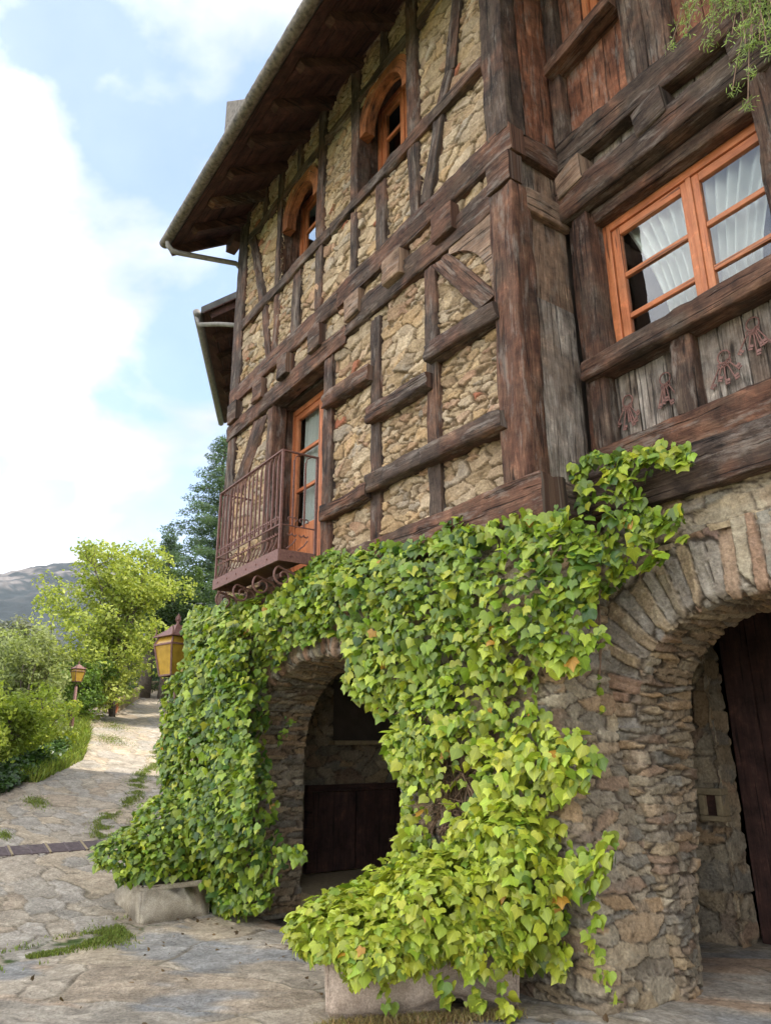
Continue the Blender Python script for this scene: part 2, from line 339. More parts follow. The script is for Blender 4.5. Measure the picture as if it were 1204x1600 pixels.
M['lime'] = mat_plain('pale_dressed_stone', (.30, .235, .14), .85, 0, .25, 22, .4)
def mat_glass():
    m, n, b, o = mat_base('window_glass'); l = n.links.new
    g = nd(n, 'ShaderNodeBsdfGlossy'); g.inputs['Roughness'].default_value = .015; g.inputs['Color'].default_value = (.95, .97, 1, 1)
    t = nd(n, 'ShaderNodeBsdfTransparent'); t.inputs[0].default_value = (.88, .91, .9, 1)
    z = nd(n, 'ShaderNodeTexNoise', sc=2.5, det=1); tcn = nd(n, 'ShaderNodeTexCoord'); l(tcn.outputs['Object'], z.inputs['Vector'])
    bp = nd(n, 'ShaderNodeBump'); bp.inputs['Strength'].default_value = .05; bp.inputs['Distance'].default_value = .05; l(z.outputs[0], bp.inputs['Height']); l(bp.outputs[0], g.inputs['Normal'])
    fr = nd(n, 'ShaderNodeFresnel'); fr.inputs[0].default_value = 1.95
    ge = nd(n, 'ShaderNodeNewGeometry'); iv = nd(n, 'ShaderNodeMath', operation='SUBTRACT'); iv.inputs[0].default_value = 1; l(ge.outputs['Backfacing'], iv.inputs[1])
    mu = nd(n, 'ShaderNodeMath', operation='MULTIPLY'); l(fr.outputs[0], mu.inputs[0]); l(iv.outputs[0], mu.inputs[1])
    ms = nd(n, 'ShaderNodeMixShader'); l(mu.outputs[0], ms.inputs[0]); l(t.outputs[0], ms.inputs[1]); l(g.outputs[0], ms.inputs[2]); l(ms.outputs[0], o.inputs[0]); return m
M['glass'] = mat_glass()
def mat_curtain():
    m, n, b, o = mat_base('white_curtain'); l = n.links.new
    b.inputs['Base Color'].default_value = (.84, .82, .77, 1); b.inputs['Roughness'].default_value = .9
    t = nd(n, 'ShaderNodeBsdfTranslucent'); t.inputs[0].default_value = (.8, .78, .72, 1); ms = nd(n, 'ShaderNodeMixShader'); ms.inputs[0].default_value = .35
    l(b.outputs[0], ms.inputs[1]); l(t.outputs[0], ms.inputs[2]); l(ms.outputs[0], o.inputs[0]); return m
M['curtain'] = mat_curtain()

# ------------------------------------------------------------------ timber beams
def beam(name, A0, A1, B0, B1, D, mat, parent, wob=.010, rnd=.014, step=.05, seed=None, face_n=None):
    """A0-A1 and B0-B1: the two long edges of the front face; D: vector from front to back"""
    A0, A1, B0, B1, D = [np.array(v, float) for v in (A0, A1, B0, B1, D)]
    if seed is None: seed = int(abs(A0[0]*131+A0[2]*77+A1[2]*31+A1[1]*57)*10) % 9999
    Ln = np.linalg.norm((A1+B1)/2-(A0+B0)/2); n = max(3, int(Ln/step)+1); w = np.linalg.norm(B0-A0); dd = np.linalg.norm(D)
    # cross-section parameter: rounded rectangle in (s: A->B, t: front->back)
    def sec(w_, d_):
        r_ = min(rnd, w_*.3, d_*.3); pts = []
        for (cx, cy, sx, sy) in ((0, 0, 1, 1), (1, 0, -1, 1), (1, 1, -1, -1), (0, 1, 1, -1)):
            a = [(cx*w_, cy*d_+sy*r_), (cx*w_+sx*r_*.3, cy*d_+sy*r_*.3), (cx*w_+sx*r_, cy*d_)]
            if (cx, cy) in ((1, 0), (0, 1)): a = a[::-1]
            pts += a
        return pts
    base = sec(1, 1)
    cs = []; wob = wob*1.3
    S = sec(w, dd)
    for i, (a, b) in enumerate(S):
        cs.append((a/w, b/dd))
        a2, b2 = S[(i+1) % len(S)]
        if math.hypot(a2-a, b2-b) > .04:
            k = 2 if math.hypot(a2-a, b2-b) < .14 else 3
            for q in range(1, k+1): cs.append(((a+(a2-a)*q/(k+1))/w, (b+(b2-b)*q/(k+1))/dd))
    m = len(cs); cs = np.array(cs); per = np.concatenate([[0], np.cumsum(np.linalg.norm(np.diff(cs*[w, dd], axis=0), axis=1))])
    cen = np.array([.5, .5]); V = []; UVs = []
    s_ = (B0-A0)/w; d_ = D/dd; t_ = (A1-A0)/np.linalg.norm(A1-A0)
    for i in range(n):
        q = i/(n-1); a = A0+(A1-A0)*q; b = B0+(B1-B0)*q
        for k in range(m):
            s, t = cs[k]; p = a+(b-a)*s+D*t
            fr = float(fbm(np.array(q*Ln*2.2+seed), np.array(k*.9+seed*.3), seed, 3)-.5)*2
            f2 = float(vn(np.array(q*Ln*14+seed), np.array(k*1.7), seed+3)-.5)
            off = (s-.5)*s_+(t-.5)*d_; off = off/np.linalg.norm(off)
            p = p+off*(fr*wob*1.6+f2*wob*.55)
            if i in (0, n-1): p = p-off*.006
            V.append(p); UVs.append((q*Ln, per[k]))
    F = [(i*m+k, i*m+(k+1) % m, (i+1)*m+(k+1) % m, (i+1)*m+k) for i in range(n-1) for k in range(m)]
    mb = MB(); mb.add(V, F, UVs)
    c0 = [V[k] for k in range(m)]; c1 = [V[(n-1)*m+k] for k in range(m)]
    cu = [(cs[k][0]*.02, cs[k][1]*.3) for k in range(m)]
    mb.add(c0, [tuple(range(m-1, -1, -1))], cu); mb.add(c1, [tuple(range(m))], cu)
    o = mb.build(name, M[mat] if isinstance(mat, str) else mat, parent)
    sm = [True]*len(F)+[False, False]; o.data.polygons.foreach_set('use_smooth', sm)
    # make the winding outward
    o.data.validate()
    return o
def bq(name, quad, yf, yb, mat, parent, **k):
    """timber on a wall plane: quad of (x,z): edge p0-p1 and edge p3-p2"""
    p = quad
    return beam(name, (p[0][0], yf, p[0][1]), (p[1][0], yf, p[1][1]), (p[3][0], yf, p[3][1]), (p[2][0], yf, p[2][1]), (0, yb-yf, 0), mat, parent, **k)
def hb(name, x0, x1, z0, z1, yf, yb, mat, parent, **k): return bq(name, [(x0, z1), (x1, z1), (x1, z0), (x0, z0)], yf, yb, mat, parent, **k)
def vb(name, x0, x1, z0, z1, yf, yb, mat, parent, **k): return bq(name, [(x0, z0), (x0, z1), (x1, z1), (x1, z0)], yf, yb, mat, parent, **k)

# ------------------------------------------------------------------ the house
house = tag(empty('timber_house', (-6, 0, 0)), 'half-timbered stone house with stone arches, orange windows and deep dark eaves', 'house')
XL, XC, XR, YB, Z0W, ZTOP = -9.55, -3.53, 1.4, .63, 3.1, 9.95
TAN = [(0.44, 0.319, 0.189), (0.405, 0.297, 0.181), (0.475, 0.361, 0.231), (0.396, 0.293, 0.189), (0.44, 0.344, 0.239), (0.37, 0.259, 0.16), (0.493, 0.387, 0.265), (0.37, 0.306, 0.235), (0.449, 0.306, 0.168), (0.387, 0.242, 0.155)]
def upper_infill():
    st = .0098
    xs = np.arange(XL+.03, XC+.02, st); zs = np.arange(Z0W, ZTOP, st); X, Z = np.meshgrid(xs, zs, indexing='ij')
    rc_ = stones(X, Z, .27, .125, 11, .44, .34, .55); ed, ra, rb, rc, dx, dy = rc_
    e2 = stones(X, Z, .155, .060, 12, .44, .34, .5)
    # small packing stones in some areas
    msk = sst(.53, .56, fbm(X*1.9, Z*2.6, 77, 3))
    ed = ed*(1-msk)+e2[0]*msk; sel = msk > .5
    ra, rb, rc, dx, dy = [np.where(sel, b, a) for a, b in zip((ra, rb, rc, dx, dy), e2[1:])]
    h, body = relief_h(X, Z, ed, ra, rb, rc, dx, dy, 11, gap=.002, rnd=.006, amp=.034, tilt=.45, rough=.012, lay=.016)
    h = np.where(h > .022, .026+(h-.026)*.5, h)+(fbm(X*1.3, Z*1.3, 5, 3)-.5)*.014
    C = palette(ra, rb, body, X, Z, TAN, (.15, .105, .06), 11, .36)  # dark joint colour: mortar with crevice shade painted in
    C = C*(.80+.36*fbm(X*.9+3, Z*.7, 15, 4))[..., None]*np.array([1.02, .99, .95])
    up = sst(7.6, 8.4, Z)[..., None]; C = C*(1-up*.25)+C*np.array([.98, .95, .80])*up*.25
    kr = sst(.93, .95, ra*.5+rb*.5)[..., None]; C = C*(1-kr)+np.array([.36, .13, .07])*kr*body[..., None]+C*kr*(1-body[..., None])
    P = np.stack([X, np.zeros_like(X)+.005, Z], -1); Nn = np.zeros_like(P); Nn[..., 1] = -1
    xc = (X[:-1, :-1]+X[1:, 1:])/2; zc_ = (Z[:-1, :-1]+Z[1:, 1:])/2
    keep = np.ones(xc.shape, bool)
    keep &= ~((xc > -8.05) & (xc < -6.6) & (zc_ > 3.3) & (zc_ < 5.9))
    for c in (-7.50, -5.47): keep &= ~((np.abs(xc-c) < .52) & (zc_ > 7.6) & (zc_ < 9.02))
    relief_obj('upper_stone_wall', P, Nn, h, C, M['stone'], house, keep, flip=True)
upper_infill()

wd, wr, wg, wt_ = 'wood_dark', 'wood_red', 'wood_grey', 'wood_tan'
YF = -.052; YBK = .12
# corner posts and main horizontal timbers of the gable side
vb('corner_post', -9.60, -9.27, 6.62, 9.95, YF, .18, wd, house)
vb('corner_post', -9.56, -9.27, 3.30, 5.95, YF, .18, wd, house)
vb('corner_post', -3.76, -3.49, 6.62, 9.98, -.085, .14, wd, house, wob=.013)
bq('corner_post', [(-3.80, 3.36), (-3.77, 6.02), (-3.485, 6.02), (-3.51, 3.36)], -.095, .12, wr, house, wob=.012)
hb('girding_beam', -9.56, -6.4, 6.37, 6.65, YF-.015, .12, wr, house, wob=.012)
hb('girding_beam', -6.385, -3.49, 6.37, 6.66, YF-.02, .12, wr, house, wob=.014)
hb('lower_girding_beam', -9.55, -6.2, 5.82, 6.07, YF-.02, .12, wr, house, wob=.013)
hb('lower_girding_beam', -6.19, -3.66, 5.90, 6.19, YF-.02, .12, wd, house, wob=.016)
bq('sill_beam', [(-9.55, 3.36), (-3.40, 3.37), (-3.40, 3.04), (-9.55, 3.05)], -.115, .16, wr, house, wob=.014)
for i, (a, b) in enumerate(((-3.77, -3.49), (-4.54, -4.24), (-5.35, -5.05), (-6.16, -5.86), (-6.98, -6.70), (-7.80, -7.52), (-8.62, -8.32), (-9.44, -9.14))):
    hb('joist_end', a, b, 6.04, 6.345, -.115-.015*(i % 3), .06, (wr, wr, wt_, wt_, wr, wd, wr, wd)[i], house, wob=.008, rnd=.012)
# upper storey
def tr(name, pts, w, mat, yf=YF, **k):
    """chain of straight timbers"""
    for (a, b) in zip(pts, pts[1:]):
        d = np.array(b)-np.array(a); n_ = np.array([-d[1], d[0]])/np.linalg.norm(d)*w/2
        bq(name, [tuple(np.array(a)+n_), tuple(np.array(b)+n_), tuple(np.array(b)-n_), tuple(np.array(a)-n_)], yf, YBK, mat, house, **k)
tr('window_rail', [(-9.27, 7.65), (-6.62, 7.63)], .15, wd, YF-.02, wob=.016)
tr('window_rail', [(-6.61, 7.63), (-3.76, 7.625)], .15, wd, YF-.02, wob=.016)
tr('eaves_rail', [(-9.27, 9.23), (-6.75, 9.20)], .15, wd)
tr('eaves_rail', [(-6.74, 9.20), (-3.76, 9.17)], .15, wd)
bq('brace', [(-9.19, 9.15), (-8.66, 7.72), (-8.46, 7.72), (-8.97, 9.15)], YF, YBK, wd, house, wob=.016)
bq('brace', [(-8.60, 7.57), (-8.37, 6.66), (-8.20, 6.66), (-8.41, 7.57)], YF, YBK, wd, house, wob=.012)
vb('stud', -8.17, -8.04, 7.71, 9.80, YF-.01, .14, wd, house)
vb('stud', -6.97, -6.80, 7.72, 9.95, YF-.01, .14, wd, house)
vb('stud', -6.98, -6.80, 6.66, 7.56, YF, YBK, wd, house)
vb('stud', -7.60, -7.38, 6.66, 7.56, YF, YBK, wd, house)
vb('stud', -8.18, -8.03, 6.66, 7.57, YF+.01, YBK, wr, house)
vb('stud', -8.75, -8.60, 9.30, 9.95, YF+.01, YBK, wd, house)
vb('stud', -7.62, -7.47, 9.29, 9.95, YF+.01, YBK, wd, house)
vb('stud', -6.14, -5.97, 7.70, 9.95, YF-.01, .14, wd, house)
vb('stud', -6.14, -6.00, 6.66, 7.55, YF, YBK, wd, house)
vb('stud', -5.59, -5.41, 6.66, 7.55, YF, YBK, wd, house)
vb('stud', -5.53, -5.36, 9.26, 9.95, YF+.01, YBK, wd, house)
vb('stud', -4.96, -4.77, 7.70, 9.95, YF-.015, .14, wd, house)
vb('stud', -4.97, -4.81, 6.66, 7.55, YF-.005, YBK, wd, house)
for p0, p1 in (([-4.03, 9.15], [-4.26, 7.98]), ([-4.26, 7.99], [-4.42, 7.70]), ([-4.45, 7.56], [-4.70, 6.68])): tr('curved_brace', [p0, p1], .155, wd, YF-.008)
# middle storey
vb('stud', -6.66, -6.46, 3.37, 5.81, YF-.01, .14, wd, house)
vb('stud', -5.70, -5.53, 3.37, 5.84, YF, .14, wd, house)
vb('stud', -4.75, -4.59, 3.37, 5.89, YF-.005, .14, wd, house)
bq('stud', [(-8.19, 3.37), (-8.19, 5.80), (-8.01, 5.80), (-7.99, 3.37)], YF-.005, .14, wd, house)
bq('brace', [(-8.62, 5.80), (-9.27, 4.95), (-8.92, 4.85), (-8.21, 5.76)], YF+.005, YBK, wr, house, wob=.02)
bq('rail', [(-4.68, 5.01), (-3.74, 4.96), (-3.72, 4.79), (-4.68, 4.83)], -.15, .06, wd, house, wob=.014, rnd=.03)
bq('rail', [(-4.75, 4.02), (-3.74, 3.98), (-3.71, 3.81), (-4.75, 3.84)], -.16, .06, wd, house, wob=.014, rnd=.03)
bq('rail', [(-5.66, 4.77), (-4.66, 4.74), (-4.66, 4.58), (-5.66, 4.60)], -.145, .06, wd, house, wob=.014, rnd=.03)
bq('rail', [(-5.65, 4.05), (-4.70, 4.02), (-4.70, 3.85), (-5.65, 3.86)], -.15, .06, wd, house, wob=.014, rnd=.03)
bq('rail', [(-6.58, 5.32), (-5.64, 5.28), (-5.64, 5.10), (-6.58, 5.14)], -.14, .06, wr, house, wob=.014, rnd=.03)
bq('rail', [(-6.58, 3.98), (-5.66, 3.98), (-5.66, 3.81), (-6.58, 3.80)], -.14, .06, wr, house, wob=.014, rnd=.03)
bq('slanting_plank', [(-4.58, 5.83), (-3.98, 5.03), (-3.74, 5.05), (-4.34, 5.83)], -.10, .06, wd, house, wob=.008)
# smooth board with a curved cut in the top corner bay
ar = [(-4.46+.64*math.sin(t), 5.12+.72*math.cos(t)) for t in np.linspace(.15, math.pi/2, 14)]
mb = MB(); pl = [(x, z) for x, z in ar]; pol = pl+[(-3.79, 5.12), (-3.79, 5.90), (-4.36, 5.90)]
mb.prism(pol, -.062, .03); mb.build('curved_spandrel_board', M[wt_], house)

# reveals of the openings and dark rooms behind them
def reveal(x0, x1, z0, z1, yf, yb, mat='wood_dark'):
    vb('reveal_board', x0-.05, x0, z0, z1, yf, yb, mat, house, wob=.003)
    vb('reveal_board', x1, x1+.05, z0, z1, yf, yb, mat, house, wob=.003)
    hb('lintel_board', x0-.05, x1+.05, z1+.002, z1+.06, yf, yb, mat, house, wob=.003)
reveal(-8.06, -6.62, 3.30, 5.80, .142, .34)
for c in (-7.505, -5.465): reveal(c-.53, c+.53, 7.62, 9.14, .142, .30)

def curtain(win, x0, x1, z0, z1, y, amp=.03, side=0, dens=16):
    """hanging cloth with folds; side -1/1 = drawn to that side, narrower at mid height"""
    xs = np.linspace(0, 1, 90); zs = np.linspace(0, 1, 40); U_, V_ = np.meshgrid(xs, zs, indexing='ij')
    g = 1-.45*np.sin(np.clip(V_, 0, 1)*math.pi*.55) if side else 1+0*V_
    X = (x0+(x1-x0)*U_*g) if side < 0 else ((x1-(x1-x0)*(1-U_)*g) if side > 0 else x0+(x1-x0)*U_)
    Y = y+amp*np.sin(U_*dens*.75+4.5*fbm(U_*5+x0, V_*.8, 4, 3)+.8*V_)*(.35+1.1*vn(U_*6+x0*3, V_*.6, 21))*(.4+.6*(1-V_*.4))+.02*(fbm(U_*4, V_*3, 8)-.5)
    me = np_mesh('curtain', np.stack([X, Y, z0+(z1-z0)*(1-V_)], -1).reshape(-1, 3), grid_faces(90, 40))
    link_mesh('curtain', me, M['curtain'], win)
def part_bar(name, parent, bars, mat='frame', bevel=.006):
    m = MB()
    for b_ in bars: m.box(*b_)
    # grain along the long axis of each bar
    m.uv = []
    for i, b_ in enumerate(bars):
        vs = m.v[i*8:i*8+8]; lx = abs(b_[1]-b_[0]); lz = abs(b_[5]-b_[4])
        m.uv += [(v[0], v[2]+v[1]) if lx > lz else (v[2], v[0]+v[1]+i*.37) for v in vs]
    return m.build(name, M[mat], parent, bevel=bevel)
def window(x0, x1, z0, z1, y, xm, bars, label=None, cur=None, bottom=None, glassdepth=.035):
    """two casements meeting at xm; bars: heights of glazing bars"""
    w = empty('window', (0, 0, 0), house); w.location = (6, 0, 0)
    if label: w['label'] = label
    fw, sw, gb = .075, .075, .045
    part_bar('frame', w, [(x0, x0+fw, y, y+.09, z0, z1), (x1-fw, x1, y, y+.09, z0, z1), (x0+fw, x1-fw, y+.001, y+.089, z1-fw, z1), (x0+fw, x1-fw, y+.001, y+.089, z0, z0+fw*.8)])
    for (a, b) in ((x0+fw, xm), (xm, x1-fw)):
        ys = y+.018; a_ = a+.004; b_ = b-.003; zl = z0+fw*.8+.004; zh = z1-fw-.004
        lo = zl+sw if bottom is None else bottom
        L_ = [(a_, a_+sw, ys, ys+.055, zl, zh), (b_-sw, b_, ys, ys+.055, zl, zh), (a_+sw, b_-sw, ys+.001, ys+.054, zh-sw, zh), (a_+sw, b_-sw, ys+.001, ys+.054, zl, zl+sw)]
        for q in bars: L_.append((a_+sw, b_-sw, ys+.006, ys+.05, q-gb/2, q+gb/2))
        part_bar('casement', w, L_)
        if bottom is not None: part_bar('bottom_panel', w, [(a_+sw, b_-sw, ys+.015, ys+.04, zl+sw, bottom)])
        m = MB(); m.box(a_+sw-.01, b_-sw+.01, ys+.026, ys+.031, lo-.01, zh-sw+.01); m.build('pane', M['glass'], w)
    if bottom is None: part_bar('meeting_bead', w, [(xm-.022, xm+.022, y+.004, y+.017, z0+fw*.8, z1-fw)])
    for c in (cur or []): curtain(w, *c)
    return w
window(-8.10, -6.50, 3.40, 5.795, .262, -7.30, [5.15, 4.63], 'tall orange double door behind the iron balcony', bottom=4.14,
       cur=[(-7.95, -7.58, 4.0, 5.75, .39, .018, 0, 34), (-7.2, -6.8, 4.0, 5.75, .385, .018, 0, 14)])
for i, c in enumerate((-7.505, -5.465)):
    window(c-.53, c+.53, 7.66, 9.14, .25, c, [8.24, 8.60])
# arched head boards over the small windows
for c in (-7.505, -5.465):
    th = np.linspace(math.pi+.12, -.12, 26); vs = []
    o_ = [(c+.555*math.cos(t), 8.62+.585*math.sin(t)) for t in th]; i_ = [(c+.375*math.cos(t), 8.60+.40*math.sin(t)) for t in th]
    m = MB()
    for k in range(25):
        m.hexa([(i_[k][0], -.035, i_[k][1]), (i_[k+1][0], -.035, i_[k+1][1]), (i_[k+1][0], .10, i_[k+1][1]), (i_[k][0], .10, i_[k][1]),
                (o_[k][0], -.035, o_[k][1]), (o_[k+1][0], -.035, o_[k+1][1]), (o_[k+1][0], .10, o_[k+1][1]), (o_[k][0], .10, o_[k][1])])
        for q in range(8): m.uv[-8+q] = (k*.07+(.07 if q in (1, 2, 5, 6) else 0), (.23 if q > 3 else 0)+(.3 if q in (2, 3, 6, 7) else 0))
    m.build('arched_head_board', M['arch_wood'], house)

# ---- return face (x = XC) and recessed front (y = YB)
def rx(name, ya, yb2, z0, z1, xf, xb, mat, vertical=True, **k):
    if vertical: return beam(name, (xf, ya, z0), (xf, ya, z1), (xf, yb2, z0), (xf, yb2, z1), (xb-xf, 0, 0), mat, house, **k)
    return beam(name, (xf, ya, z1), (xf, yb2, z1), (xf, ya, z0), (xf, yb2, z0), (xb-xf, 0, 0), mat, house, **k)
rx('board', .145, .30, 6.67, 9.98, XC, XC-.05, 'board_orange', wob=.005, rnd=.006)
rx('board', .305, .60, 6.67, 9.98, XC-.006, XC-.05, 'board_orange', wob=.005, rnd=.006)
rx('return_beam', .10, .68, 6.40, 6.67, XC+.03, XC-.08, wr, False, wob=.014)
rx('board', .08, .26, 6.03, 6.40, XC-.03, XC-.07, wg, wob=.004, rnd=.006)
rx('board', .265, .62, 6.03, 6.40, XC-.035, XC-.07, wt_, wob=.004, rnd=.006)
rx('corbel_block', .085, .62, 5.81, 6.045, XC+.05, XC-.06, wt_, False, wob=.006)
rx('board', .115, .61, 4.98, 5.81, XC-.01, XC-.06, wt_, wob=.006)
rx('board', .118, .605, 3.37, 4.985, XC+.014, XC-.06, wg, wob=.008)
rx('return_sill_beam', .17, .66, 3.05, 3.37, XC+.06, XC-.12, wd, False, wob=.012)
FB = YB-.04
def boards(x0, x1, z0, z1, y, mat, wmin=.16, wmax=.28, seed=1):
    r = random.Random(seed); x = x0; i = 0
    while x < x1-.02:
        w = min(r.uniform(wmin, wmax), x1-x)
        if x1-(x+w) < .08: w = x1-x
        vb('board', x+.003, x+w-.003, z0, z1, y+.004*(i % 3), y+.04, mat, house, wob=.003, rnd=.005); x += w; i += 1
vb('post', -3.52, -3.385, 6.68, 9.98, FB-.05, .70, wd, house)
boards(-3.385, -3.14, 6.70, 9.9, YB, 'board_orange', seed=3); boards(-3.14, -2.70, 6.70, 7.60, YB, 'board_orange', seed=4)
boards(-2.30, XR, 6.70, 9.9, YB+.005, 'board_orange', .18, .3, seed=5)
vb('post', -2.70, -2.50, 6.70, 9.95, FB-.06, .74, wd, house, wob=.008); vb('post', -2.495, -2.30, 6.70, 9.95, FB-.05, .74, wd, house, wob=.008)
window(-3.14, -2.705, 7.72, 9.2, YB+.03, -2.80, [8.2, 8.7])
bq('window_ledge', [(-3.47, 7.60), (-2.71, 7.72), (-2.71, 7.60), (-3.47, 7.48)], FB-.16, .66, wr, house, wob=.006)
hb('front_girding_beam', -3.50, -.6, 6.42, 6.70, FB-.07, .76, wd, house, wob=.014)
hb('front_girding_beam', -.59, XR, 6.42, 6.70, FB-.07, .76, wd, house, wob=.014)
boards(-3.5, XR, 6.14, 6.43, YB+.02, wg, .2, .32, seed=6)
for i, a in enumerate((-3.48, -2.66, -1.86, -1.05, -.25, .55)):
    bq('joist_end', [(a, 6.30), (a+.27, 6.38), (a+.29, 6.10), (a+.02, 6.06)], FB-.15, .7, (wt_, wd, wr)[i % 3], house, wob=.010, rnd=.02)
bq('head_beam', [(-3.52, 6.16), (-1.2, 6.20), (-1.2, 5.90), (-3.52, 5.86)], FB-.12, .74, wd, house, wob=.016, rnd=.03)
bq('head_beam', [(-1.19, 6.20), (XR, 6.16), (XR, 5.88), (-1.19, 5.90)], FB-.12, .74, wd, house, wob=.016, rnd=.03)
hb('head_lining', -3.26, -1.2, 5.74, 5.87, FB+.02, .82, wr, house, wob=.006)
vb('post', -3.50, -3.42, 3.68, 5.86, FB+.01, .7, wr, house, wob=.006)
vb('post', -3.415, -3.25, 3.68, 5.84, FB-.05, .84, wd, house, wob=.012)
vb('post', -1.80, -1.60, 4.48, 5.88, FB-.08, .8, wd, house, wob=.014)
vb('post', -1.58, -1.3, 3.68, 5.88, FB-.02, .8, wd, house, wob=.012)
window(-3.255, -1.62, 4.38, 5.74, YB+.10, -2.44, [5.185, 4.80], 'wide orange casement window with white curtains', 
       cur=[(-3.12, -2.44, 4.35, 5.7, .87, .038, 1, 58), (-2.50, -1.72, 4.35, 5.7, .87, .038, -1, 62)])
bq('window_sill_beam', [(-3.42, 4.43), (-1.3, 4.50), (-1.3, 4.30), (-3.42, 4.255)], FB-.13, .74, wd, house, wob=.014, rnd=.03)
hb('front_rail', -3.54, -1.2, 3.44, 3.68, FB-.05, .74, wr, house, wob=.014); hb('front_rail', -1.19, XR, 3.44, 3.68, FB-.05, .74, wr, house, wob=.014)
bq('front_sill_beam', [(-3.50, 3.435), (-.9, 3.435), (-.9, 3.11), (-3.5, 3.11)], FB-.09, .76, wd, house, wob=.014)
hb('front_sill_beam', -.89, XR, 3.11, 3.435, FB-.09, .76, wd, house, wob=.014)
boards(-3.25, -1.3, 3.69, 4.28, YB+.03, wg, .17, .27, seed=8)
bq('divider_post', [(-2.68, 3.69), (-2.66, 4.27), (-2.51, 4.27), (-2.52, 3.69)], FB-.04, .68, wd, house, wob=.012)
vb('divider_post', -1.9, -1.75, 3.69, 4.28, FB-.04, .68, wd, house, wob=.012)
boards(-1.3, XR, 3.69, 6.0, YB+.03, wt_, .2, .3, seed=9)

# ---- roof with eaves, rafters, gutter
ES = .685  # slope
YE, ZE = -1.08, 9.10
def roof_z(y): return ZE+ES*(y-YE)
m = MB(); X0, X1 = -10.0, XR+.5
m.add([(X0, YE, ZE+.02), (X1, YE, ZE+.02), (X1, 3.2, roof_z(3.2)+.02), (X0, 3.2, roof_z(3.2)+.02),
       (X0, YE, ZE+.17), (X1, YE, ZE+.17), (X1, 3.2, roof_z(3.2)+.17), (X0, 3.2, roof_z(3.2)+.17)],
      [(3, 2, 1, 0), (4, 5, 6, 7), (0, 1, 5, 4), (1, 2, 6, 5), (2, 3, 7, 6), (3, 0, 4, 7)])
rf = m.build('roof', M['roof'], house)
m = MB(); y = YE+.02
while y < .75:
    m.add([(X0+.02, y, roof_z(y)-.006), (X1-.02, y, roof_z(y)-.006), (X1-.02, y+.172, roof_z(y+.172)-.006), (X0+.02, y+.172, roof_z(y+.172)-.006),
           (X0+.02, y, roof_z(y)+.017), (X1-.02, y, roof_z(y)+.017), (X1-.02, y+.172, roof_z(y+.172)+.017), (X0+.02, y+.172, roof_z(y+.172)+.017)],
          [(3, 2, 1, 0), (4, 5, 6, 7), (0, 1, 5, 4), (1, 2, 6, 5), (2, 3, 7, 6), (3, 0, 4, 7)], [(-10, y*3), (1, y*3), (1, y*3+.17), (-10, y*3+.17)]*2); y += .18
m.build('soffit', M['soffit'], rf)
m = MB(); m.add([(X0, 3.2, roof_z(3.2)+.02), (X1, 3.2, roof_z(3.2)+.02), (X1, 7.6, ZE+.02), (X0, 7.6, ZE+.02),
       (X0, 3.2, roof_z(3.2)+.17), (X1, 3.2, roof_z(3.2)+.17), (X1, 7.6, ZE+.17), (X0, 7.6, ZE+.17)],
      [(3, 2, 1, 0), (4, 5, 6, 7), (0, 1, 5, 4), (1, 2, 6, 5), (2, 3, 7, 6), (3, 0, 4, 7)]); m.build('rear_slope', M['roof'], rf)
for k in range(17):
    x = -9.42+.69*k
    if x > X1-.1: break
    w = .13; y0, y1 = -.90, .3 if x < XC else .66
    P = []
    for yy, th in ((y0, .05), (y0+.07, .15), (y1, .16)):
        P.append((yy, roof_z(yy)-.008, roof_z(yy)-.008-th))
    for (a, b) in ((0, 1), (1, 2)):
        pass
    mm = MB(); V = []
    for yy, zt, zb in P: V += [(x-w/2, yy, zt), (x+w/2, yy, zt), (x+w/2, yy, zb), (x-w/2, yy, zb)]
    F = [(0, 1, 2, 3), (11, 10, 9, 8)]+[(i*4+j, (i+1)*4+j, (i+1)*4+(j+1) % 4, i*4+(j+1) % 4) for i in range(2) for j in range(4)]
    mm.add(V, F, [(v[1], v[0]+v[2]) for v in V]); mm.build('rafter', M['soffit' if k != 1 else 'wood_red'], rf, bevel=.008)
for x in (X0+.03,):   # verge board and purlin ends at the gable
    m = MB(); m.bar((x, YE+.02, ZE-.05), (x, 3.2, roof_z(3.2)-.05), .05, .18); m.build('verge_board', M['soffit'], rf)
    m = MB(); m.box(X0+.02, -9.62, -.14, .02, 9.42, 9.62); m.build('plate_end', M['soffit'], rf, bevel=.01)
hb('wall_plate', -9.62, -3.5, 9.80, 9.93, -.04, .1, wd, house)
m = MB(); m.tube([(X0+.02, YE-.075, ZE+.03), (X1, YE-.075, ZE+.03)], .078, 14); 
# ripple the gutter like hammered zinc
n_ = 300; m = MB(); m.tube([(X0+.02+(X1-X0-.02)*i/n_, YE-.075, ZE+.03) for i in range(n_+1)], [.076+.006*random.random() for i in range(n_+1)], 14)
gt = m.build('gutter', M['gutter'], house, smooth=True)
m = MB(); m.tube([(-9.80, YE-.07, ZE), (-9.80, YE-.06, ZE-.10), (-9.79, YE+.0, ZE-.17), (-9.77, YE+.10, ZE-.19), (-9.70, -.05, 9.06), (-9.68, .03, 8.98), (-9.68, .05, 8.8), (-9.68, .05, 4.0), (-9.68, .05, .2)], .042, 10)
m.build('downpipe', M['pipe'], gt, smooth=True)
# small lead-clad dormer just above the eaves
m = MB(); m.hexa([(-8.05, -1.0, 9.36), (-7.1, -1.0, 9.36), (-7.1, .4, 10.30), (-8.05, .4, 10.30), (-8.05, -1.0, 10.42), (-7.1, -1.0, 9.62), (-7.1, .4, 10.50), (-8.05, .4, 10.7)])
m.build('dormer', M['gutter'], rf, bevel=.01)

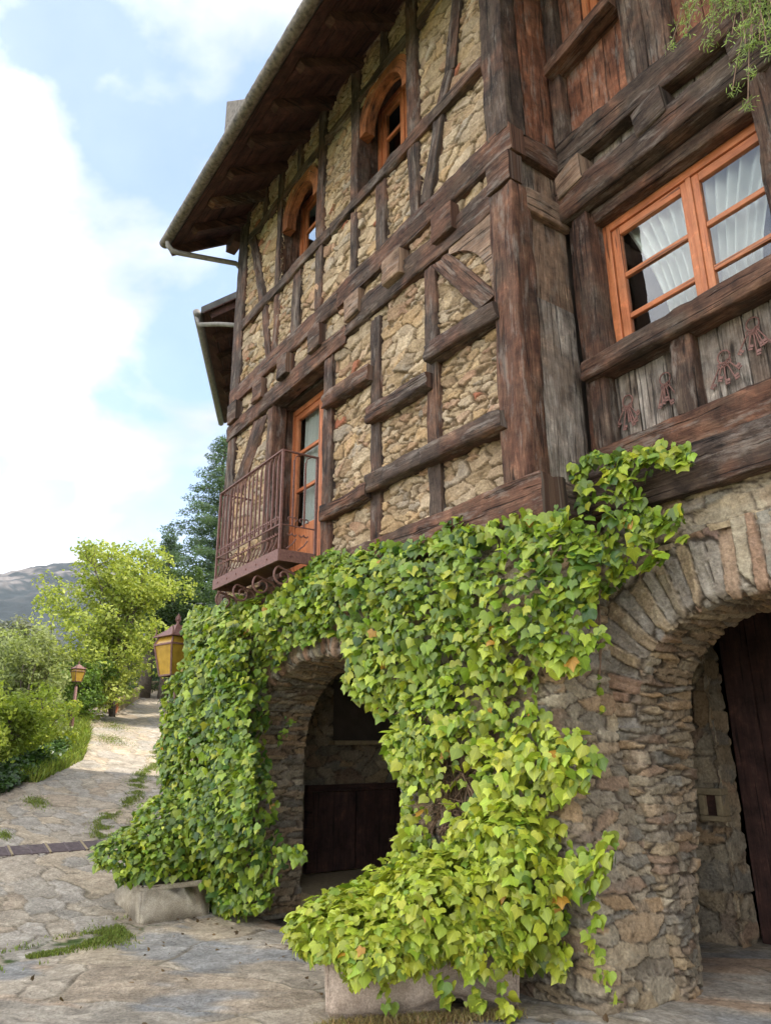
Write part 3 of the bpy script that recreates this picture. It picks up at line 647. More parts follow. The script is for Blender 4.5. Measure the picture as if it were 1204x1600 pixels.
# ---- house body behind (closes the rooms)
m = MB()
m.box(XL, XL+.12, .19, 6.4, -.4, 9.9); m.build('west_wall', M['void'], house)
m = MB(); m.box(XL, XR, 6.4, 6.55, -.4, 9.9); m.box(XR-.12, XR, .8, 6.4, -.2, 9.9); m.build('rear_wall', M['void'], house)
m = MB(); m.box(XL+.12, XC, .75, .80, 3.2, 3.3); m.box(XL+.14, XR-.12, .9, 6.38, 3.0, 3.12); m.box(XL+.14, XR-.12, .9, 6.38, 6.2, 6.3); m.build('floor_slab', M['void'], house)
m = MB(); m.box(XL+.13, -3.62, 2.2, 2.25, 3.12, 9.85); m.box(-3.60, XR-.13, 2.6, 2.65, 3.12, 9.85)
m.box(-3.67, -3.61, .2, 6, 3.12, 9.85); m.box(-6.28, -6.22, .14, 2.2, 3.12, 9.8); m.build('partition', M['void'], house)

# ------------------------------------------------------------------ lower stone walls with arches
SLATE = [(0.33, 0.27, 0.186), (0.297, 0.248, 0.181), (0.374, 0.308, 0.211), (0.264, 0.232, 0.181), (0.341, 0.254, 0.162), (0.407, 0.34, 0.24), (0.297, 0.205, 0.137), (0.242, 0.216, 0.171), (0.396, 0.302, 0.186), (0.363, 0.248, 0.142)]
MORT = (.12, .092, .066)
def slate_relief(U, V, seed, cu=.26, cv=.075, amp=.03, big=.32):
    ed, ra, rb, rc, dx, dy = stones(U, V, cu, cv, seed, .38, .34, .5)
    e2 = stones(U, V, cu*1.3, cv*1.6, seed+100, .40, .25, .5)
    msk = sst(.55, .58, fbm(U*1.7, V*2.8, seed+7, 3)+big*.1); sel = msk > .5
    ed = np.where(sel, e2[0], ed); ra, rb, rc, dx, dy = [np.where(sel, b, a) for a, b in zip((ra, rb, rc, dx, dy), e2[1:])]
    h, body = relief_h(U, V, ed, ra, rb, rc, dx, dy, seed, gap=.0015, rnd=.005, amp=amp, tilt=.30, rough=.009, lay=.014)
    h = np.where(h > .018, .018+(h-.018)*.5, h)
    C = palette(ra, rb, body, U, V, SLATE, MORT, seed, .35)
    return h, C
def batter(z): return .26*(1-sst(0, 1.7, np.clip(z, 0, 1.7)))
# arches: centre x, half width, springing, rise, exponent, floor
ARCH_A = dict(c=-6.78, a=1.50, s=1.35, b=1.06, p=2.25, f=-.32, y=0.0, d=.70)
ARCH_B = dict(c=-2.33, a=1.03, s=1.55, b=.85, p=2.5, f=-.06, y=YB, d=.60)
def arch_pt(A, s):
    """s: array arc parameter by length from left foot; returns (x,z), outward normal in xz"""
    zz = np.linspace(A['f'], A['s'], 200); th = np.linspace(math.pi, 0, 500)
    cx = np.sign(np.cos(th))*np.abs(np.cos(th))**(2/A['p']); cz = np.abs(np.sin(th))**(2/A['p'])
    X = np.concatenate([np.full(200, A['c']-A['a']), A['c']+A['a']*cx[1:-1], np.full(200, A['c']+A['a'])])
    Z = np.concatenate([zz, A['s']+A['b']*cz[1:-1], zz[::-1]])
    L_ = np.concatenate([[0], np.cumsum(np.hypot(np.diff(X), np.diff(Z)))])
    if s is None: return X, Z, L_
    x = np.interp(s, L_, X); z = np.interp(s, L_, Z)
    e = .03; tx = np.interp(s+e, L_, X)-np.interp(s-e, L_, X); tz = np.interp(s+e, L_, Z)-np.interp(s-e, L_, Z)
    n = np.hypot(tx, tz)+1e-9
    return x, z, -tz/n, tx/n
def arch_ring(A, name, seed, ringw, st=.0125, batt=None, rc=.05):
    X, Z, L_ = arch_pt(A, None); tot = L_[-1]
    ss = np.arange(0, tot, st); D = A['d']; tt = np.arange(-ringw, D, st)
    S, T = np.meshgrid(ss, tt, indexing='ij')
    x, z, nx, nz_ = arch_pt(A, S)     # outward normal (away from opening): left side = -x
    # flip so normal points away from opening
    sgn = np.sign((x-A['c'])*nx+(z-(A['s']-.5))*nz_); sgn[sgn == 0] = 1; nx, nz_ = nx*sgn, nz_*sgn
    rin = np.clip(-T, 0, None); q = np.clip(T, 0, None)
    # rounded edge between face and intrados
    rr_ = rc; k = np.clip((rr_-np.abs(T))/rr_, 0, 1)
    px = x+nx*rin; pz = z+nz_*rin; py = A['y']+q
    off = k*k*rr_*.32
    P = np.stack([px+nx*off, py+off, pz+nz_*off], -1)
    fw = sst(-.05, .05, T); Nf = np.stack([-nx*fw, -(1-fw), -nz_*fw], -1); Nf /= np.linalg.norm(Nf, axis=-1, keepdims=True)
    ed, ra, rb, rc_, dx, dy = stones(T*1.0, S, .30, .058, seed, .42, .30, .5)
    arc = (z > A['s']+.05)
    e2 = stones(T+ringw-.01, S, ringw+.02, .082, seed+5, .20, .10, .30, 0.0, 2.0)
    use = arc & (T < .03)
    ed = np.where(use, e2[0], ed); ra, rb, rc_, dx, dy = [np.where(use, b, a) for a, b in zip((ra, rb, rc_, dx, dy), e2[1:])]
    h, body = relief_h(T, S, ed, ra, rb, rc_, dx, dy, seed, gap=.0015, rnd=.005, amp=.028, tilt=.28, rough=.008, lay=.014)
    C = palette(ra, rb, body, S, T, SLATE, MORT, seed, .35)
    red = (use & (ra > .74))[..., None]; C = np.where(red, C*.5+np.array([.26, .12, .09])*body[..., None]*.5, C)
    gr = (use & (ra < .4))[..., None]; C = np.where(gr, C*.55+np.array([.27, .25, .24])*body[..., None]*.5, C)
    yel = (~use & (T > .1) & (rb > .72) & arc)[..., None]; C = np.where(yel, C*.5+np.array([.36, .22, .10])*body[..., None]*.5, C)
    if batt is not None:
        tq = np.clip(1-T/D, 0, 1.3); P[..., 0] += np.where(x < A['c'], batt(z), 0)*(.62*tq-.02)
        P[..., 1] -= np.where(x < A['c'], batt(z), 0)*.8*np.clip(T/D, 0, 1)
    P[..., 1] -= .015*(T < .05)
    return relief_obj(name, P, Nf, h, C, M['slate'], house)
arch_ring(ARCH_B, 'entrance_arch_ring', 201, .47, .0092, batter)
arch_ring(ARCH_A, 'balcony_arch_ring', 202, .46, .0145)
def inside(A, x, z, grow):
    zz = np.clip(z-A['s'], 0, None); r = (np.abs(x-A['c'])/(A['a']+grow))**A['p']+(zz/(A['b']+grow))**A['p']
    return (r < 1) & (z < A['s']+A['b']+grow)
def lower_faces():
    # long wall below the timber frame, then around the corner to the recessed front, as one skin
    st = .0115; L1 = XC-XL; rcn = .10; L2 = YB+.03
    t = np.arange(0, L1+L2, st); z = np.arange(-.40, 3.13, st); T, Z = np.meshgrid(t, z, indexing='ij')
    b = batter(Z)
    xx = np.where(T < L1, XL+T*(1+0*b), XC); yy = np.where(T < L1, 0, T-L1)
    ca = np.clip(1-np.abs(T-L1)/rcn, 0, 1)**2*rcn*.35
    stretch = np.clip((xx-(-5.6))/(XC+5.6), 0, 1)
    P = np.stack([xx+b*stretch-ca, yy+ca, Z], -1)
    fw = sst(-.05, .05, T-L1); Nn = np.stack([fw, -(1-fw), 0*fw], -1); Nn /= np.linalg.norm(Nn, axis=-1, keepdims=True)
    h, C = slate_relief(T, Z, 301, .25, .075, .030, .35)
    xm = P[..., 0]; xc = (xm[:-1, :-1]+xm[1:, 1:])/2; zc_ = (Z[:-1, :-1]+Z[1:, 1:])/2; tc_ = (T[:-1, :-1]+T[1:, 1:])/2
    keep = ~(inside(ARCH_A, xc, zc_, .42) & (tc_ < L1))
    relief_obj('lower_stone_wall', P, Nn, h, C, M['slate'], house, keep, flip=True)
    # recessed front beside and above the entrance arch
    st = .013; x = np.arange(XC-.02, XR, st); z = np.arange(-.1, 3.13, st); X, Z = np.meshgrid(x, z, indexing='ij')
    h, C = slate_relief(X, Z, 302, .26, .09, .034, .5)
    P = np.stack([X, 0*X+YB, Z], -1); Nn = np.zeros_like(P); Nn[..., 1] = -1
    xc = (X[:-1, :-1]+X[1:, 1:])/2; zc_ = (Z[:-1, :-1]+Z[1:, 1:])/2
    relief_obj('entrance_front_wall', P, Nn, h, C, M['slate'], house, ~inside(ARCH_B, xc, zc_, .43), flip=True)
lower_faces()
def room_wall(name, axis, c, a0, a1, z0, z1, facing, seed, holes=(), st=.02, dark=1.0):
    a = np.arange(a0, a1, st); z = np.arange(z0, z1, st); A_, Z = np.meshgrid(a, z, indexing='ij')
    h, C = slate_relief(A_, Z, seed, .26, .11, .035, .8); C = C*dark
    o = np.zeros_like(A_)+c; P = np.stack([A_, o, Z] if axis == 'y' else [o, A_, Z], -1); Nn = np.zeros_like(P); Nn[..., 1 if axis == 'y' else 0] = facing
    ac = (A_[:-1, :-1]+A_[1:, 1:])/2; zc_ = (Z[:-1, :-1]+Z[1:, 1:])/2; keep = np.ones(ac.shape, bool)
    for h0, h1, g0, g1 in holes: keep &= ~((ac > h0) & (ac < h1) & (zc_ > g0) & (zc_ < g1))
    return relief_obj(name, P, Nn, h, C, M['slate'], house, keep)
# porch behind the left arch
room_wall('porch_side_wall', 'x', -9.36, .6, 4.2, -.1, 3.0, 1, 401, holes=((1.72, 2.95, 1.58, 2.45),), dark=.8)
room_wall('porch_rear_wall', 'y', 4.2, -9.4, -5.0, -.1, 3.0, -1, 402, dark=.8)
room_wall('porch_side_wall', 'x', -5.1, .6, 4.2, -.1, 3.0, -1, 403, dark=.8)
m = MB(); m.box(-9.54, -5.1, .68, 4.3, -.34, -.08); m.build('porch_floor', M['lime'], house, bevel=.02)
m = MB(); m.box(-9.42, -5.0, .66, 4.3, 2.62, 2.7); m.box(-9.5, -9.44, 1.6, 3.05, 1.4, 2.6); m.build('porch_ceiling', M['void'], house)
gt_ = empty('low_gate', (6, 0, 0), house)
for (a, b) in ((1.36, 2.05), (2.07, 2.78)):
    m = MB(); m.box(-9.30, -9.25, a, b, -.06, .93); m.uv = [(v[2], v[1]) for v in m.v]; m.build('door_leaf', M['gate'], gt_, bevel=.008)
m = MB(); m.box(-9.32, -9.22, 1.28, 2.86, .94, 1.02); m.box(-9.32, -9.22, 1.28, 1.35, -.06, .935); m.box(-9.32, -9.22, 2.79, 2.86, -.06, .935); m.build('door_frame', M['gate'], gt_)
m = MB(); m.box(-9.36, -9.20, 1.66, 3.0, 1.54, 1.60); m.build('stone_ledge', M['lime'], house, bevel=.01)
# porch behind the right arch
room_wall('entrance_rear_wall', 'y', 2.22, -4.75, -3.76, -.1, 2.8, -1, 404, dark=1.05)
room_wall('entrance_side_wall', 'x', -4.7, .9, 2.3, -.1, 2.8, 1, 405)
m = MB(); m.box(-4.8, -.6, .68, 2.9, 2.62, 2.72); m.box(-.7, -.6, 1.2, 2.8, -.1, 2.7); m.build('entrance_ceiling', M['void'], house)
room_wall('entrance_return_wall', 'x', -3.80, 2.16, 2.44, -.1, 2.7, 1, 407)
m = MB()
for i in range(12):
    x = -3.76+i*.26; m.box(x+.004, x+.256, 2.42+.006*(i % 2), 2.48, -.02, 2.62)
m.uv = [(v[2], v[0]) for v in m.v]; m.build('plank_door', M['gate'], house, bevel=.006)
nf = empty('niche', (6, 0, 0), house)
m = MB(); m.box(-3.99, -3.93, 2.15, 2.26, .93, 1.09); m.box(-3.83, -3.77, 2.15, 2.26, .93, 1.09); m.box(-4.0, -3.765, 2.147, 2.26, 1.091, 1.145); m.box(-3.99, -3.77, 2.147, 2.26, .885, .929)
m.build('niche_frame', M['lime'], nf, bevel=.01)
m = MB(); m.box(-3.93, -3.83, 2.19, 2.20, .93, 1.09); m.build('niche_panel', M['gate'], nf)

# ------------------------------------------------------------------ balcony (part of the house)
bal = empty('balcony', (6, 0, 0), house)
BX0, BX1, BYF, BZ = -8.50, -6.75, -.50, 3.47
m = MB(); m.box(BX0, BX1, BYF, -.10, BZ-.035, BZ); m.build('slab', M['wood_red'], bal)
m = MB(); m.box(BX0-.02, BX1+.02, BYF-.025, BYF, BZ-.115, BZ+.012); m.box(BX1, BX1+.022, BYF-.002, -.10, BZ-.113, BZ+.011); m.box(BX0-.022, BX0, BYF-.002, -.10, BZ-.113, BZ+.011)
for x in np.arange(BX0+.15, BX1, .27): m.tube([(x, BYF-.034, BZ-.05), (x, BYF-.02, BZ-.05)], .012, 8)
for y_ in (-.38, -.24): m.tube([(BX1+.032, y_, BZ-.05), (BX1+.015, y_, BZ-.05)], .012, 8)
m.build('edge_strip', M['iron'], bal)
ZR = 4.61
m = MB(); m.bar((BX0, BYF, ZR), (BX1+.012, BYF, ZR), .035, .014); m.bar((BX1, BYF+.018, ZR), (BX1, -.06, ZR), .035, .014); m.bar((BX0, BYF+.018, ZR), (BX0, -.06, ZR), .035, .014)
m.bar((BX0, BYF, 3.76), (BX1, BYF, 3.76), .014, .012); m.bar((BX1, BYF, 3.76), (BX1, -.06, 3.76), .014, .012); m.bar((BX0, BYF, 3.76), (BX0, -.06, 3.76), .014, .012)
m.build('handrail', M['iron'], bal)
for (x, y_) in ((BX1, BYF), (BX0, BYF), (BX1, -.075), (BX0, -.075)):
    m = MB(); m.bar((x, y_, BZ), (x, y_, ZR-.008), .026, .026, up=(1, 0, 0)); m.build('post', M['iron'], bal)
def spiral(c, r0, r1, a0, a1, ax, n=18):
    """points of a spiral in the plane spanned by ax and z"""
    P = []
    for i in range(n+1):
        q = i/n; a = a0+(a1-a0)*q; r = r0+(r1-r0)*q
        P.append(Vector(c)+Vector(ax)*math.cos(a)*r+Vector((0, 0, 1))*math.sin(a)*r)
    return P
def baluster(p, ax, j):
    m = MB(); p = Vector(p); ax = Vector(ax)
    m.bar(p+Vector((0, 0, 3.76-p.z)), p+Vector((0, 0, 4.52-p.z)), .017, .017, up=(1, 0, 0))
    m.tube([p+Vector((0, 0, 4.50-p.z)), p+ax*.02+Vector((0, 0, 4.57-p.z)), p+ax*.07+Vector((0, 0, 4.60-p.z))], .007, 5)
    for s in (-1, 1):
        m.tube(spiral(p+ax*s*.034+Vector((0, 0, 3.83-p.z)), .034, .010, math.pi if s > 0 else 0, (-1.6 if s > 0 else 4.7), ax, 12), .008, 5)
        m.tube(spiral(p+ax*s*.042+Vector((0, 0, 3.68-p.z)), .045, .012, math.pi if s > 0 else 0, (5.6*1 if s > 0 else -2.5), ax, 12), .008, 5)
    m.tube([p+ax*.05+Vector((0, 0, 3.62-p.z)), p+ax*.01+Vector((0, 0, 3.56-p.z)), p-ax*.06+Vector((0, 0, 3.50-p.z))], .008, 5)
    m.build('baluster', M['iron'], bal)
for i in range(15): baluster((BX0+(BX1-BX0)*(i+1)/16, BYF, BZ), (1, 0, 0), i)
for i in range(2): baluster((BX1, BYF+.42*(i+1)/3, BZ), (0, 1, 0), i); baluster((BX0, BYF+.42*(i+1)/3, BZ), (0, 1, 0), i)
for x in (-8.42, -7.90, -7.36, -6.84):
    P = spiral((x, BYF+.10, BZ-.25), .022, .118, -.5, 2*math.pi+1.0, (0, -1, 0), 30)
    P += [Vector((x, -.27, 3.26)), Vector((x, -.18, 3.16)), Vector((x, -.13, 3.02)), Vector((x, -.05, 2.80))]
    m = MB(); m.tube(P, [.013]*(len(P)-4)+[.015, .016, .016, .014], 7); m.build('bracket', M['iron'], bal, smooth=True)

# ------------------------------------------------------------------ ground, path, hills
EDX = np.array([-60, -45, -35, -31, -26.5, -21, -17.6, -14.5, -13.0, -10.5, -8, 0, 20.])
EDY = np.array([16, 11, 6.8, 4.8, 2.0, .95, .05, -1.75, -3.2, -6.0, -9, -12, -14.])
def g_np(x, y):
    x = np.asarray(x, float); y = np.asarray(y, float)
    z = np.where(x > -8.3, .06*(x+3.3), -.30+.17*(-8.3-x)); z = np.where(x > -3.3, 0, z)
    k = np.clip((x+8.3+.8)/1.6, 0, 1)
    z = np.where(np.abs(x+8.3) < .8, z+.037*(1-np.abs(2*k-1))**2*1.2, z)
    z = np.where(x < -38, 4.75-.10*(-38-x)-(.0006*(np.clip(-38-x, 0, 200))**2)*.0, z)
    ed = np.interp(x, EDX, EDY); d = np.clip(ed-y, 0, None)
    z = z-sst(0, 3, d)*.5-.42*np.clip(d-.6, 0, 30)*(d > .6)
    far = np.clip(np.hypot(x, y)-60, 0, None)
    return np.maximum(z, -34)-.0*far
def coords(c0, lo, hi, st0, grow, mx, far):
    a = [c0]
    while a[-1] < hi: a.append(a[-1]+min(mx, max(st0, abs(a[-1]-c0)*grow)))
    b = [c0]
    while b[-1] > lo: b.append(b[-1]-min(mx, max(st0, abs(b[-1]-c0)*grow)))
    r_ = b[::-1][:-1]+a
    s = mx
    while r_[-1] < far: s *= 1.35; r_.append(r_[-1]+s)
    s = mx; r_ = r_[::-1]
    while r_[-1] > -far: s *= 1.35; r_.append(r_[-1]-s)
    return np.array(r_[::-1])
PAVE = [(.36, .31, .245), (.39, .325, .25), (.34, .305, .26), (.42, .355, .28), (.32, .30, .27), (.43, .345, .245), (.38, .295, .215), (.36, .33, .295)]
def build_ground():
    xs = coords(-3.2, -45, 4, .013, .0052, .5, 2600); ys = coords(-1.2, -8, 8, .017, .006, .6, 2600)
    X, Y = np.meshgrid(xs, ys, indexing='ij'); Z = g_np(X, Y); H = np.zeros_like(X); C = np.zeros(X.shape+(3,))
    # paved area computed on its own window
    ix = np.where((xs > -44) & (xs < 4))[0]; iy = np.where((ys > -9) & (ys < 8.5))[0]
    sl_ = np.ix_(ix, iy); x = X[sl_]; y = Y[sl_]
    a = .5; u = x*math.cos(a)+y*math.sin(a); v = -x*math.sin(a)+y*math.cos(a)
    e1 = stones(u, v, 1.7, .85, 501, .42, .6, .45); e2 = stones(x+.3*y, y, .74, .46, 502, .45, .5, .6); e3 = stones(x, y, .42, .27, 503, .45, .45, .5)
    big = sst(-8.6, -8.0, x+.35*(y+.5)+.5*(fbm(x, y, 3)-.5)) ; sml = sst(.47, .53, fbm(x*.8, y*.9, 55, 3))
    sel = big > .5; selb = sml > .5
    mixv = lambda i: np.where(sel, e1[i], np.where(selb, e3[i], e2[i]))
    ed, ra, rb, rc, dx, dy = [mixv(i) for i in range(6)]
    gap = np.where(sel, .002, .003)
    body = sst(gap*.3, gap+np.where(sel, .012, .010), ed)
    h = body*(.007+.007*ra)+body*((rb-.5)*.03*dx+(rc-.5)*.03*dy)*np.where(sel, .6, 1)
    st_ = .5*fbm(u*2.2+ra*9, v*8+rb*7+fbm(u*1.5, v*1.5, 8)*4.5, 61, 5, .62)+.5*fbm(x*3.1+ra*5, y*3.1, 66, 5, .62)
    h = h+body*(st_-.5)*np.where(sel, .034, .016)+body*(fbm(x*2.1, y*2.1, 62, 3)-.5)*np.where(sel, .045, .015)
    c = np.array(PAVE)[np.clip((ra*8).astype(int), 0, 7)]
    tone = np.array([.42, .35, .25])*np.ones_like(c); c = c*.62+tone*.38
    c = c*np.where(sel, .16+1.55*st_, .34+1.1*st_)[..., None]*(.86+.28*fbm(x*9, y*9, 63, 4))[..., None]
    bl = sst(.56, .68, fbm(u*.9+4, v*1.6, 64, 4))[..., None]*sel[..., None]; c = c*(1-bl*.7)+np.array([.23, .24, .245])*(.5+st_)[..., None]*bl*.7
    rd = sst(.60, .70, fbm(u*.8+14, v*1.9, 65, 4))[..., None]*sel[..., None]; c = c*(1-rd*.6)+np.array([.46, .29, .17])*(.5+st_)[..., None]*rd*.6
    # moss and grass in the joints
    line1 = (np.exp(-((y-(-.70-.45*(x+11.8)+.10*np.sin(x*2.1)))/.17)**2)+.8*np.exp(-((y-(-.15-.45*(x+11.8)+.10*np.sin(x*1.7)))/.12)**2))*sst(-10.9, -11.9, x)*sst(-20, -18, x)
    line2 = np.exp(-((x+7.95+.45*(y+2))/.30)**2)*sst(-3.4, -2.7, y)*sst(-.6, -1.3, y)
    ms = np.clip(line1+line2, 0, 1); base = .18*sst(.5, .7, fbm(x*.6, y*.6, 71, 3))*(~sel)
    g = np.clip(ms+base, 0, 1)*(.35+fbm(x*5, y*5, 72, 3))
    joint = np.array([.20, .165, .115])*np.ones_like(c); jg = np.array([.055, .085, .016])*(.7+.6*fbm(x*40, y*40, 73, 2))[..., None]
    gm = sst(.15, .45, g)[..., None]; joint = joint*(1-gm)+jg*gm
    over = (sst(.74, .95, g)*(1-sst(.02, .10, ed)))[..., None]
    c = c*body[..., None]+joint*(1-body[..., None]); c = c*(1-over)+jg*over
    H[sl_] = h; C[sl_] = c
    out_ = np.ones(X.shape, bool); out_[sl_] = False
    # soil and grass beyond the paving
    E = np.interp(X, EDX, EDY); dd = E-Y
    grass = np.stack([.085*(.6+.8*fbm(X*.9, Y*.9, 81, 4)), .115*(.6+.8*fbm(X*1.1, Y*1.1, 82, 4)), .028+0*X], -1)
    wild = ((dd > .05+.5*(fbm(X*1.3, Y*1.3, 83, 3)-.3)) | (Y > 8.3) | (X < -43.9))
    wild |= (X > -44) & (X < -11) & (Y > np.interp(X, [-45, -34, -22, -14, -11], [13, 11, 6.5, 3.2, 1.6]))
    C = np.where((wild | out_)[..., None], grass, C); H = np.where(wild, (fbm(X*2, Y*2, 84, 4)-.5)*.12, H)
    H = np.where(out_ & ~wild, 0, H)
    ins = (X > XL) & (X < XR) & (Y > .12)      # under the house: stays below the porch floors
    Z = Z-np.where(ins & (X < -5), .15, 0); H = np.where(ins, H*.4, H)
    V = np.stack([X, Y, Z+H], -1).reshape(-1, 3)
    me = np_mesh('ground', V, grid_faces(*X.shape), col=C.reshape(-1, 3))
    tag(link_mesh('ground', me, M['paving']), kind='structure')
build_ground()
def gh(x, y): return float(g_np(np.array(x), np.array(y)))

def build_mountain():
    az = np.radians(np.linspace(-100, 100, 700)); dist = np.concatenate([np.linspace(250, 900, 60), np.linspace(915, 1700, 110), np.linspace(1730, 2400, 20)])
    Az, D = np.meshgrid(az, dist, indexing='ij')
    base = YAW; A_ = base+Az
    X = -D*np.cos(A_); Y = D*np.sin(A_)-3.8
    deg = np.degrees(Az)   # minus = to the left of the view axis
    ridge = np.interp(deg, [-100, -60, -40, -31, -27.5, -24.5, -21.5, -18, -14.5, -8, 10, 60, 100], [.10, .13, .185, .207, .222, .236, .240, .226, .218, .20, .13, .08, .08])
    ridge = ridge*.985+.006*(fbm(deg*.5, deg*0+1, 91, 5)-.5)
    q = np.clip((D-250)/(1500-250), 0, 1.6)
    prof = np.where(q < 1, -.02+1.02*(.30*q+.70*sst(.25, 1.0, q)**1.0*q), 1-.6*(q-1)**1.2)
    Z = -34+(ridge*1500+34)*prof+(fbm(X*.004, Y*.004, 92, 6, .55)-.5)*150*np.clip(q*(1.15-np.clip(q, 0, 1)), 0, 1)+(fbm(X*.02, Y*.02, 93, 5, .6)-.5)*40*np.clip(q, 0, 1)
    n = fbm(X*.012, Y*.012, 94, 6, .6); hgt = q
    forest = np.array([.016, .025, .028])*(.6+.8*n)[..., None]
    scrub = np.array([.050, .055, .054])*(.55+.9*fbm(X*.03, Y*.03, 95, 5, .65))[..., None]
    rock = np.array([.20, .175, .16])*(.6+.8*n)[..., None]
    fm = sst(.44, .52, fbm(X*.011, Y*.016, 96, 6, .62)+.33*sst(.45, .75, q)-.12)[..., None]
    rm = (sst(.50, .58, fbm(X*.03, Y*.012, 97, 5, .7))*sst(.78, .92, q)*.8)[..., None]
    C = scrub*(1-fm)+forest*fm; C = C*(1-rm)+rock*rm
    me = np_mesh('mountain', np.stack([X, Y, Z], -1).reshape(-1, 3), grid_faces(*X.shape)[:, ::-1], col=C.reshape(-1, 3))
    tag(link_mesh('mountain', me, mat_stone('mountain_slope', .15, .3, 1.0, dist=3)), kind='structure')
build_mountain()

# ------------------------------------------------------------------ leaves
IVY_H = [(0, .02), (.17, -.12), (.38, -.12), (.52, .03), (.54, .17), (.62, .34), (.60, .44), (.40, .50), (.27, .62), (.13, .84), (0, 1.06)]
HRT_H = [(0, .02), (.16, -.10), (.36, -.08), (.50, .08), (.54, .28), (.46, .48), (.34, .64), (.20, .80), (.09, .95), (.03, 1.02), (0, 1.08)]
def leaf_tpl(h):
    pts = h+[(-x, y) for x, y in h[1:-1][::-1]]
    V = [(0, .33, 0)]+[(x, y, 0) for x, y in pts]
    V = [(x, y, -.30*abs(x)**1.2+.10*y-.32*max(0, y-.35)**2-.05*math.sin(y*9)*abs(x)) for x, y, z in V]
    n = len(pts); F = [(0, 1+i, 1+(i+1) % n) for i in range(n)]
    return np.array(V), np.array(F)
TPL = [leaf_tpl(IVY_H), leaf_tpl(HRT_H)]
def leaves_mesh(name, P, Nrm, Tip, S, C, mat, parent, tpl=TPL, which=None, curl=None):
    P = np.asarray(P); Nrm = Nrm/np.linalg.norm(Nrm, axis=1, keepdims=True)
    Tip = Tip-Nrm*(Tip*Nrm).sum(1, keepdims=True); Tip /= np.linalg.norm(Tip, axis=1, keepdims=True)+1e-9
    Sd = np.cross(Tip, Nrm)
    if which is None: which = rng.integers(0, len(tpl), len(P))
    Vs, Fs, Cs, Us = [], [], [], []; b = 0
    for k, (tv, tf) in enumerate(tpl):
        id_ = np.where(which == k)[0]
        if not len(id_): continue
        s = S[id_][:, None, None]; wx = rng.uniform(.82, 1.12, len(id_))[:, None, None]; cz = rng.uniform(.3, 1.9, len(id_))[:, None, None]
        v = P[id_][:, None]+s*(Sd[id_][:, None]*tv[None, :, 0:1]*wx+Tip[id_][:, None]*tv[None, :, 1:2]+Nrm[id_][:, None]*tv[None, :, 2:3]*cz)
        Vs.append(v.reshape(-1, 3)); n = tv.shape[0]
        Fs.append((tf[None]+(b+np.arange(len(id_))*n)[:, None, None]).reshape(-1, 3)); b += len(id_)*n
        Cs.append(np.repeat(C[id_], n, axis=0)); Us.append(np.tile(tv[:, :2], (len(id_), 1)))
    me = np_mesh(name, np.concatenate(Vs), np.concatenate(Fs), col=np.concatenate(Cs), uv=np.concatenate(Us), smooth=True)
    return link_mesh(name, me, mat, parent)
def in_poly(x, y, poly):
    c = np.zeros(x.shape, bool); n = len(poly)
    for i in range(n):
        x1, y1 = poly[i]; x2, y2 = poly[(i+1) % n]
        k = ((y1 > y) != (y2 > y)) & (x < (x2-x1)*(y-y1)/((y2-y1) if y2 != y1 else 1e-9)+x1); c ^= k
    return c
def edge_dist(x, y, poly):
    d = np.full(x.shape, 1e9)
    for i in range(len(poly)):
        a = np.array(poly[i]); b = np.array(poly[(i+1) % len(poly)]); ab = b-a; L2 = ab@ab+1e-9
        t = np.clip(((x-a[0])*ab[0]+(y-a[1])*ab[1])/L2, 0, 1); d = np.minimum(d, np.hypot(x-a[0]-t*ab[0], y-a[1]-t*ab[1]))
    return d
YG = np.array([.40, .45, .045]); DG = np.array([.05, .11, .016]); MG = np.array([.20, .29, .025]); YL = np.array([.42, .43, .03]); OR = np.array([.42, .22, .03])
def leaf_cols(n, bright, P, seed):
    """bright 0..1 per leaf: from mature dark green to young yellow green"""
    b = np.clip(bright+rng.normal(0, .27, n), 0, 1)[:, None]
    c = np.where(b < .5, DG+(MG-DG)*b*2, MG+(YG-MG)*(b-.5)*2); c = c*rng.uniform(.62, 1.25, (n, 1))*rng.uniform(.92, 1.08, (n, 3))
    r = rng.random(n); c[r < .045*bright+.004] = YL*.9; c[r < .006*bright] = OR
    return c
